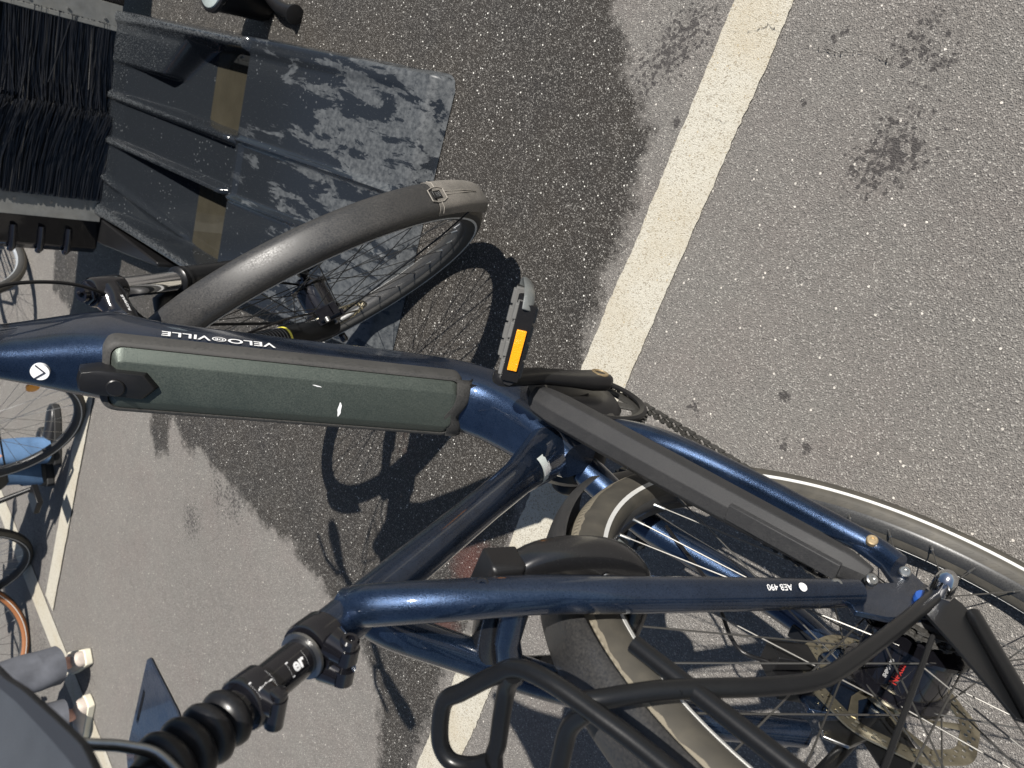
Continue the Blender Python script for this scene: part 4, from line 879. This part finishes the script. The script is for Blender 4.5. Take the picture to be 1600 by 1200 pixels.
H = tray_h(X, yc(X) + Vv)
H[0, :] = .003; H[:, 0] = .002; H[:, -1] = .002
mb = MB(); mb.grid([[(X[i, j], Y[i, j], H[i, j]) for j in range(ny_)] for i in range(nx_)])
tray = build(mb, 'tray', M_TRAY, ws, wsM(), smooth=60)
mwat = mat('murky_water', (.040, .036, .026), .03, coat=0, spec=.9, var=.15, vscale=12)
for v0, v1 in ((-.33, -.075), (.075, .33)):
    mb = MB(); mb.grid([[(x, yc(x) + v, .030) for v in np.linspace(v0, v1, 8)] for x in (1.98, 2.1, 2.2, 2.31)]); build(mb, 'water', mwat, ws, wsM(), smooth=0)
XB = 2.83
for s_ in (-1, 1):   # aluminium posts that clamp the bristles
    y0 = yc(XB) + s_ * .305 + (.012 if s_ < 0 else 0); mb = MB(); mb.box((XB + .02, y0 + s_ * .022, .60), (.010, .082, .98)); mb.box((XB + .10, y0 - s_ * .018, .60), (.16, .004, .98)); mb.box((XB + .02 - .0065, y0 - s_ * .012, .60), (.003, .014, .98))
    po = build(mb, 'brush_post', M_ALU, ws, wsM(), bevel=.0015)
    mb = MB()
    for z in np.arange(.16, 1.0, .11): mb.lathe((XB + .0148, y0 + s_ * .010, z), (-1, 0, 0), [(0, .0048), (.002, .0045), (.0022, .001)], 14)
    build(mb, 'screw', M_STEEL, po)
for s_ in (-1, 1):   # bristles
    y0 = yc(XB) + s_ * .292; ln = .285 if s_ < 0 else .30; mb = MB(); n_ = 3000 if True else 0
    for i in range(n_):
        z = rng.uniform(.10, .62) if i % 4 else rng.uniform(.62, 1.05); x = XB + .012 + rng.beta(1, 2.2) * .13 - (.012 if s_ > 0 else 0); L_ = ln * rng.uniform(.93, 1.03) * (1 if rng.random() < .97 else .8); dz = rng.normal() * .010; sag = .010 * math.sin(z * 47 + x * 90) + rng.normal() * .012 - (.03 if s_ > 0 else .006); dxx = rng.normal() * .012
        if rng.random() < .03: dz += rng.normal() * .05
        P = [Vector((x + dxx * t * t - (.010 * t if s_ > 0 else 0), y0 - s_ * L_ * t, z + dz * t + sag * t * t)) for t in (0, .35, .7, 1)]
        mb.tube(P, .00105, 3, cap=False, mi=1 if rng.random() < .07 else 0)
    br = build(mb, 'bristles', [mat('black_bristle', (.006, .006, .0065), .28, spec=.6), mat('dusty_bristle', (.022, .021, .019), .42)], ws, wsM(), smooth=0); br['kind'] = 'stuff'
mb = MB(); mb.box((XB + .22, yc(XB), .56), (.02, .62, 1.02)); build(mb, 'brush_backing', M_BLACK, ws, wsM())
# black housings
for s_ in (-1, 1):
    yb = yc(XB) + s_ * .352; wd = .145; mb = MB(); prof = [(0, 0), (0, .018), (.006 * 1, .03), (.010, wd - .03), (.035, wd - .006), (.075, wd), (.30, wd), (.30, 0)]
    zs = (.06, .10, .18, 1.10, 1.13); rows = []
    for z, g_, f_ in ((.10, .006, 1), (.115, 0, 1), (1.08, 0, 1), (1.11, .012, .96)): rows.append([(XB + .028 + a + g_, yb + s_ * (.004 + b_ * f_), z) for a, b_ in prof])
    mb.grid(rows, close_u=True, cap=True); ho = build(mb, 'housing', M_GLOSSB, ws, wsM(), bevel=.004)
    for z in np.arange(.20, 1.0, .085):
      mb = MB(); mb.tube([(XB + .034, yb + s_ * .055, z), (XB + .032, yb + s_ * .09, z), (XB + .036, yb + s_ * (wd - .012), z), (XB + .058, yb + s_ * (wd + .002), z)], .011, 10)
      build(mb, 'rib', M_GLOSSB, ho, smooth=60)
    if s_ < 0: continue
    mb = MB(); mb.grid([[(x, yb + s_ * (.005 + a * k_), z) for a, z in ((0, .004), (0, .105), (1, .10), (1, .004))] for x, k_ in ((2.36, .015), (2.6, .055), (2.83, .09), (3.3, .12))], close_u=True, cap=True); build(mb, 'base_skirt', M_BLACK, ws, wsM(), bevel=.006)
# black roller bucket beside the tray, clear lid on top
bo = thing('bucket', 'black bucket with a clear glossy lid beside the wash tray at the top edge', 'bucket', (2.13, -.475, 0))
mb = MB(); mb.lathe((0, 0, .0), (0, 0, 1), [(0, .055), (.01, .060), (.14, .070), (.147, .077), (.157, .077), (.16, .070), (.153, .06)], 40); build(mb, 'body', M_BLACK, bo, smooth=40)
mb = MB(); mb.lathe((0, 0, .156), (0, 0, 1), [(0, .068), (.006, .066), (.010, .05), (.012, .001)], 40); build(mb, 'lid', mat('glossy_lid', (.33, .38, .37), .05, coat=1., var=.3, vscale=14), bo, smooth=50)
hs = thing('coiled_hose', 'short black hose end lying on wet asphalt beside the wash tray', 'hose', (2.05, -.485, 0))
mb = MB(); mb.tube(catmull([(.16, -.10, .02), (.05, -.02, .03), (-.03, .02, .03), (-.09, .03, .025)], 6), .018, 16); mb.lathe((-.09, .03, .022), (-1, .1, 0), [(0, .021), (.014, .021), (.016, .025), (.026, .025), (.028, .015)], 20); build(mb, 'hose', M_BLACK, hs)
hs.name = 'hose_end'

# ================================================================ STEEL FLOOR PLATE
pl = thing('floor_plate', 'glossy dark blue pointed steel plate with a narrow slot lying on the asphalt', 'plate', (2.1, 1.9, 0))
PT = [(2.185, 1.832), (2.160, 1.838), (1.932, 1.873), (1.80, 1.95), (1.75, 2.10), (1.80, 2.5), (2.15, 2.55), (2.262, 2.33), (2.249, 2.30), (2.204, 1.855)]
bm = bmesh.new()
slot = [(2.226, 2.155), (2.208, 2.158), (2.194, 2.04), (2.190, 1.99), (2.206, 1.985), (2.212, 2.04)]
vo = [bm.verts.new((x, y, 0)) for x, y in PT]; vi = [bm.verts.new((x - .012, y, 0)) for x, y in slot]
eo = [bm.edges.new((vo[i], vo[(i + 1) % len(vo)])) for i in range(len(vo))]; ei = [bm.edges.new((vi[i], vi[(i + 1) % len(vi)])) for i in range(len(vi))]
bmesh.ops.triangle_fill(bm, use_beauty=True, edges=eo + ei)
me = bpy.data.meshes.new('plate'); bm.to_mesh(me); bm.free(); me.materials.append(mat('dark_blue_enamel', (.012, .022, .045), .22, .3, coat=.6, dust=.12, dustcol=(.3, .3, .28), dscale=14))
o = bpy.data.objects.new('plate', me); scn.collection.objects.link(o); o.parent = pl; o.location = (-2.1, -1.9, .010); sd_ = o.modifiers.new('s', 'SOLIDIFY'); sd_.thickness = .008; sd_.offset = 0; bv = o.modifiers.new('b', 'BEVEL'); bv.width = .0015; bv.segments = 2
mb = MB()
for x, y in ((1.88, 2.10), (1.9, 2.3)): mb.lathe((x - 2.1, y - 1.9, .013), (0, 0, 1), [(0, .012), (.006, .010), (.007, .004)], 16)
build(mb, 'plate_bolt', M_STEEL, pl)

# ================================================================ OTHER BICYCLES
def city_bike(label, contact, heading, frame_m, tyre, rim_m, stripe_on, spoke_m, hub_m, nspoke=32, wheel_first='rear', lean=0., stand=False, reflector=False):
    b = thing('parked_bicycle', label, 'bicycle', (*contact, 0), (lean, 0, heading), 'bicycles behind the big one'); w1 = wheel(b, Matrix.Translation((0, 0, .35)), hubr=.022, hubw=.036, flange=.030, nspoke=nspoke, tyre=tyre, rim=rim_m, stripe_on=stripe_on, spoke_m=spoke_m, hub_m=hub_m, name='wheel', detail=True, R0=.35, tw=.022)
    w2 = wheel(b, Matrix.Translation((1.08, 0, .35)), hubr=.022, hubw=.036, flange=.030, nspoke=nspoke, tyre=tyre, rim=rim_m, stripe_on=stripe_on, spoke_m=spoke_m, hub_m=hub_m, name='wheel', detail=False, R0=.35, tw=.022)
    m_ = MB(); T = lambda a, c, r: m_.tube([a, c], r, 14)
    T((.46, 0, .28), (.30, 0, .80), .016); T((.46, 0, .28), (.94, 0, .72), .02); T((.33, 0, .70), (.92, 0, .84), .016); T((.945, 0, .70), (.905, 0, .86), .019)
    for s_ in (-1, 1): T((.44, s_ * .03, .29), (0, s_ * .055, .35), .009); T((.32, s_ * .018, .74), (0, s_ * .055, .36), .008)
    f = build(m_, 'frame', frame_m, b, smooth=60)
    m_ = MB()
    for s_ in (-1, 1): m_.tube([(.955, s_ * .04, .68), (1.01, s_ * .05, .55), (1.08, s_ * .052, .35)], [.014, .013, .009], 12)
    m_.box((.95, 0, .69), (.05, .10, .035)); build(m_, 'fork', frame_m, b, smooth=60)
    m_ = MB(); m_.tube([(.30, 0, .80), (.265, 0, .93)], .013, 12); build(m_, 'seat_post', M_GLOSSB, b)
    m_ = MB(); m_.grid([[(x, y, 0.945 + z) for y, z in ((-w_, -.01), (-w_ * .5, .015), (w_ * .5, .015), (w_, -.01), (0, -.03))] for x, w_ in ((.13, .04), (.16, .08), (.22, .075), (.30, .03), (.38, .02), (.40, .008))], close_u=True, cap=True); build(m_, 'saddle', M_BLACK, b, smooth=60, sub=1)
    m_ = MB(); m_.tube([(.905, 0, .86), (.89, 0, .97), (.93, 0, 1.02)], .013, 12); m_.tube(catmull([(.80, -.29, 1.04), (.88, -.22, 1.05), (.93, -.06, 1.03), (.93, .06, 1.03), (.88, .22, 1.05), (.80, .29, 1.04)], 5), .011, 12); build(m_, 'handlebar', M_MATTB, b, smooth=60)
    for s_ in (-1, 1):
        m_ = MB(); m_.tube([(.86, s_ * .245, 1.048), (.775, s_ * .305, 1.035)], .016, 12); build(m_, 'grip', M_BLACK, b)
        m_ = MB(); a = R(50) + (math.pi if s_ > 0 else 0); m_.tube([(.46, s_ * .06, .28), (.46 + .17 * math.cos(a), s_ * .08, .28 + .17 * math.sin(a))], [.012, .009], 12); m_.box((.46 + .17 * math.cos(a), s_ * .135, .28 + .17 * math.sin(a)), (.085, .095, .024)); build(m_, 'crank', M_BLACK, b, bevel=.003)
    m_ = MB(); m_.lathe((.46, -.045, .28), (0, 1, 0), [(-.002, .03), (-.002, .085), (.002, .085), (.002, .03)], 48); m_.tube([(.46, -.045, .195), (0, -.045, .31)], .004, 8); m_.tube([(.46, -.045, .365), (0, -.045, .39)], .004, 8); build(m_, 'chainset', M_CHAIN, b)
    if stand:
        m_ = MB(); m_.tube([(.12, -.06, .33), (.02, -.09, .25), (-.13, -.14, .035), (-.155, -.15, .012)], [.010, .009, .008, .012], 12); m_.box((-.16, -.15, .010), (.05, .03, .014)); build(m_, 'kickstand', M_STEEL, b, bevel=.003)
    if reflector:
        m_ = MB(); q = Vector((.245 * math.cos(R(reflector)), -.010, .35 + .245 * math.sin(R(reflector)))); m_.lathe(q, (0, -1, 0), [(-.006, .020), (-.004, .024), (.004, .024), (.006, .020)], 24); o_ = build(m_, 'spoke_reflector', M_ORANGE, b, smooth=40); 
    return b
M_SILV = mat('silver_paint', (.5, .5, .51), .3, .8); M_RIMW = mat('pale_alu_rim', (.60, .62, .63), .35, .6); M_DKP = mat('black_paint', (.012, .012, .014), .25, coat=.5)
city_bike('parked bicycle with a plain grey tyre and amber spoke reflector behind the blue frame', (3.089, 1.285), R(65.3), M_DKP, M_TYRE_F, M_RIM, True, M_STEEL, M_BLACK, reflector=-150, lean=R(-.6))
city_bike('parked bicycle with brown tan-wall tyres behind the person in grey trousers', (3.469, 2.691), R(117.6), M_DKP, M_TYRE_T, M_RIM, True, M_SPOKEB, M_BLACK, stand=False, lean=R(-.8))
city_bike('parked bicycle with pale aluminium rims beside the black brush housing', (4.016, .862), R(-19.9), M_SILV, M_TYRE_F, M_RIMW, False, M_STEEL, M_STEEL, lean=R(1))
ks = bpy.data.objects
# ================================================================ PEOPLE
def skin_mesh(name, pts, edges, radii, m_, parent, root=0, lvl=2, sx=None):
    me = bpy.data.meshes.new(name); me.from_pydata(pts, edges, []); me.update(); o = bpy.data.objects.new(name, me); scn.collection.objects.link(o)
    o.parent = parent; s_ = o.modifiers.new('skin', 'SKIN'); s_.use_smooth_shade = True; s_.branch_smoothing = .6
    for i, v in enumerate(me.skin_vertices[0].data):
        v.radius = radii[i] if isinstance(radii[i], tuple) else (radii[i], radii[i]); v.use_root = (i == root)
    sb = o.modifiers.new('sub', 'SUBSURF'); sb.levels = lvl; sb.render_levels = lvl
    me.materials.append(m_); return o
M_SKIN = mat('skin', (.60, .34, .27), .55, var=.08, vscale=20)
def person(label, loc, heading, trouser_m, top_m, shoe_m, sole_m, hair_m, feet, leg_r, hem=.12, wide=True):
    p = thing('person', label, 'person', (*loc, 0), (0, 0, heading))
    # x forward, y left, feet: two (x, y, toe angle)
    (fx0, fy0, ta0), (fx1, fy1, ta1) = feet; mx_, my_ = (fx0 + fx1) / 2, (fy0 + fy1) / 2
    hp = Vector((mx_, my_, .93)); pts = []; ed = []; rad = []
    def A(q, r, par=None):
        pts.append(tuple(q)); rad.append(r)
        if par is not None: ed.append((par, len(pts) - 1))
        return len(pts) - 1
    pel = A(hp, (.115, .145)); ab = A(hp + Vector((.01, 0, .14)), (.10, .13), pel); ch = A(hp + Vector((.01, 0, .34)), (.11, .15), ab); sh = A(hp + Vector((-.01, 0, .47)), (.08, .12), ch); nk = A(hp + Vector((0, 0, .56)), .055, sh)
    hd0 = A(hp + Vector((.02, 0, .63)), (.075, .065), nk); hd1 = A(hp + Vector((.02, 0, .72)), (.095, .078), hd0); A(hp + Vector((.005, 0, .79)), (.060, .055), hd1)
    for s_ in (-1, 1):
        s1 = A(hp + Vector((-.01, s_ * .17, .46)), .055, sh); el = A(hp + Vector((-.02, s_ * .24, .19)), .042, s1); wr = A(hp + Vector((.10, s_ * .25, -.02)), .028, el); pm = A(hp + Vector((.13, s_ * .25, -.09)), (.030, .020), wr)
        for k_ in range(4):
            a = A(hp + Vector((.115 + .020 * k_, s_ * (.25 + .004 * k_), -.135)), .0095, pm); b_ = A(hp + Vector((.118 + .020 * k_, s_ * .240, -.170 + .004 * abs(k_ - 1.5))), .0085, a); A(hp + Vector((.122 + .019 * k_, s_ * .225, -.192 + .006 * abs(k_ - 1.5))), .0075, b_)
        a = A(hp + Vector((.165, s_ * .235, -.085)), .011, pm); A(hp + Vector((.185, s_ * .225, -.118)), .009, a)
    for s_, (fx, fy, ta) in ((-1, feet[0]), (1, feet[1])):
        hj = A((mx_, my_ + s_ * .09, .86), .060, pel); kn = A(((mx_ * .45 + fx * .55) + .02, my_ * .4 + fy * .6, .48), .038, hj); an = A((fx - .01, fy, .10), .030, kn); A((fx + .01, fy, .055), .030, an)
    body = skin_mesh('body', pts, ed, rad, M_SKIN, p)
    # face
    hc = hp + Vector((.02, 0, .70))
    mb = MB(); mb.lathe(hc + Vector((.092, 0, -.018)), (1, 0, -.35), [(0, .014), (.012, .010), (.022, .005)], 12); build(mb, 'nose', M_SKIN, p, smooth=70)
    for s_ in (-1, 1):
        mb = MB(); mb.lathe(hc + Vector((.080, s_ * .031, .010)), (1, s_ * .2, 0), [(0, .010), (.006, .008), (.009, .003)], 14); build(mb, 'eye', M_WHITE, p, smooth=70)
        mb = MB(); mb.lathe(hc + Vector((-.005, s_ * .078, -.005)), (0, s_, 0), [(-.01, .016), (.004, .024), (.010, .016)], 14); build(mb, 'ear', M_SKIN, p, smooth=70)
    mb = MB(); mb.tube([hc + Vector((.080, -.024, -.058)), hc + Vector((.092, 0, -.060)), hc + Vector((.080, .024, -.058))], [.003, .006, .003], 10); build(mb, 'mouth', mat('lips', (.42, .14, .12), .5), p, smooth=70)
    mb = MB(); rows = []
    for i in range(9):
        th = R(8 + 78 * i / 8); rows.append([hc + Vector((-.012 + .104 * math.sin(th) * math.cos(a), .090 * math.sin(th) * math.sin(a), .012 + .112 * math.cos(th) - (.05 if math.cos(a) < 0 else 0) * math.sin(th) ** 3)) for a in np.linspace(0, 6.283, 25)[:-1]])
    mb.grid(rows, close_u=True, cap=True); build(mb, 'hair', hair_m, p, smooth=70)
    # trousers: lofted legs + seat
    for s_, (fx, fy, ta) in ((-1, feet[0]), (1, feet[1])):
        mb = MB(); hpj = Vector((mx_, my_ + s_ * .085, .90)); ft = Vector((fx, fy, hem)); rows = []; ph = rng.uniform(0, 6, 4)
        for i in range(29):
            t = i / 28; c = hpj.lerp(ft, t) + Vector((.02 * math.sin(math.pi * t), 0, 0)); r_ = float(np.interp(t, [0, .25, .55, .85, 1], leg_r)); row = []
            for a in np.linspace(0, 6.283, 33)[:-1]:
                wv = 1 + .035 * math.sin(3 * a + ph[0] + t * 5) + .025 * math.sin(5 * a + ph[1] - t * 9) + .055 * math.sin(t * 33 + 1.5 * math.sin(a + ph[2])) * math.sin(a + ph[3])
                row.append(c + Vector((math.cos(a) * r_ * wv, math.sin(a) * r_ * wv * .92, .006 * math.sin(a * 2 + ph[1]) * t)))
            rows.append(row)
        hemc = rows[-1]; rows.append([c_ + Vector((0, 0, .004)) + (ft - c_) * .07 for c_ in hemc]); rows.append([c_ + Vector((0, 0, .08)) + (ft - c_) * .10 for c_ in hemc])
        mb.grid(rows, close_u=True); build(mb, 'trouser_leg', trouser_m, p, smooth=80)
        mb = MB(); rows = []; T_ = Vector((math.cos(ta), math.sin(ta), 0)); S_ = Vector((-math.sin(ta), math.cos(ta), 0)); h0 = Vector((fx, fy, 0)) - T_ * .065
        for x, wd, ht in ((0, .018, .045), (.008, .030, .062), (.04, .034, .070), (.09, .036, .066), (.15, .042, .052), (.21, .044, .042), (.245, .036, .036), (.262, .020, .028)):
            rows.append([h0 + T_ * x + S_ * wd * math.cos(a) + Vector((0, 0, .026 + (ht - .02) * max(0, math.sin(a)) ** .7)) for a in np.linspace(0, math.pi, 15)])
        mb.grid(rows); mb.f.append(tuple(range(15))); mb.mi.append(0); mb.f.append(tuple(range(7 * 15, 8 * 15))[::-1]); mb.mi.append(0); shoe = build(mb, 'shoe', shoe_m, p, smooth=70)
        mb = MB(); poly = [(x, wd * 1.12) for x, wd in ((-.006, .018), (.0, .030), (.04, .034), (.09, .036), (.15, .042), (.21, .044), (.25, .034), (.268, .015))]; poly = poly + [(x, -y) for x, y in poly[::-1]]
        mb.prism(poly, h0 + Vector((0, 0, .0015)), T_, S_, .030); build(mb, 'sole', sole_m, shoe, bevel=.004)
    mb = MB(); mb.grid([[Vector((mx_, my_, z)) + Vector((math.cos(a) * rx, math.sin(a) * ry, 0)) for a in np.linspace(0, 6.283, 25)[:-1]] for z, rx, ry in ((.82, .10, .165), (.88, .128, .178), (.96, .132, .175), (1.04, .118, .155))], close_u=True); build(mb, 'trouser_seat', trouser_m, p, smooth=80)
    pts = []; ed = []; rad = []
    a0 = A(hp + Vector((.01, 0, .04)), (.135, .165)); a1 = A(hp + Vector((.01, 0, .18)), (.118, .150), a0); a2 = A(hp + Vector((.01, 0, .35)), (.125, .165), a1); a3 = A(hp + Vector((-.01, 0, .48)), (.085, .13), a2)
    for s_ in (-1, 1): b_ = A(hp + Vector((-.01, s_ * .175, .46)), .070, a3); A(hp + Vector((-.016, s_ * .225, .27)), .062, b_)
    skin_mesh('shirt', pts, ed, rad, top_m, p)
    return p
# person in grey trousers: ankles at the measured places on the ground, given in the person's own axes
def local(loc, h, q): dx, dy = q[0] - loc[0], q[1] - loc[1]; return (dx * math.cos(h) + dy * math.sin(h), -dx * math.sin(h) + dy * math.cos(h))
L2 = (2.72, 2.38); H2 = R(50)
f0 = local(L2, H2, (2.755, 2.275)); f1 = local(L2, H2, (2.655, 2.475))
denim = lambda n, c: mat(n, c, .85, bump=.5, bscale=900, bdist=.0006, var=.22, vscale=14)
person('person in wide grey trousers and cream sneakers standing beside the tan-wall bicycle', L2, H2, denim('grey_denim', (.085, .090, .105)), mat('dark_shirt', (.05, .05, .06), .8), mat('cream_leather', (.46, .40, .35), .6, var=.15), mat('cream_sole', (.66, .62, .50), .7), mat('brown_hair', (.05, .03, .02), .5), ((f0[0], f0[1], R(-5)), (f1[0], f1[1], R(30))), (.108, .100, .090, .088, .087), hem=.112)
L1 = (3.34, 1.62); H1 = R(-60)
f0 = local(L1, H1, (3.40, 1.70)); f1 = local(L1, H1, (3.33, 1.55))
person('person in light blue jeans and black shoes standing behind the near spoked wheel', L1, H1, denim('blue_denim', (.085, .165, .30)), mat('black_shirt', (.03, .03, .035), .8), mat('black_leather', (.012, .012, .013), .35), mat('black_sole', (.02, .02, .02), .7), mat('dark_hair', (.02, .015, .01), .5), ((f0[0], f0[1], R(5)), (f1[0], f1[1], R(-10))), (.098, .085, .066, .060, .060), hem=.05)
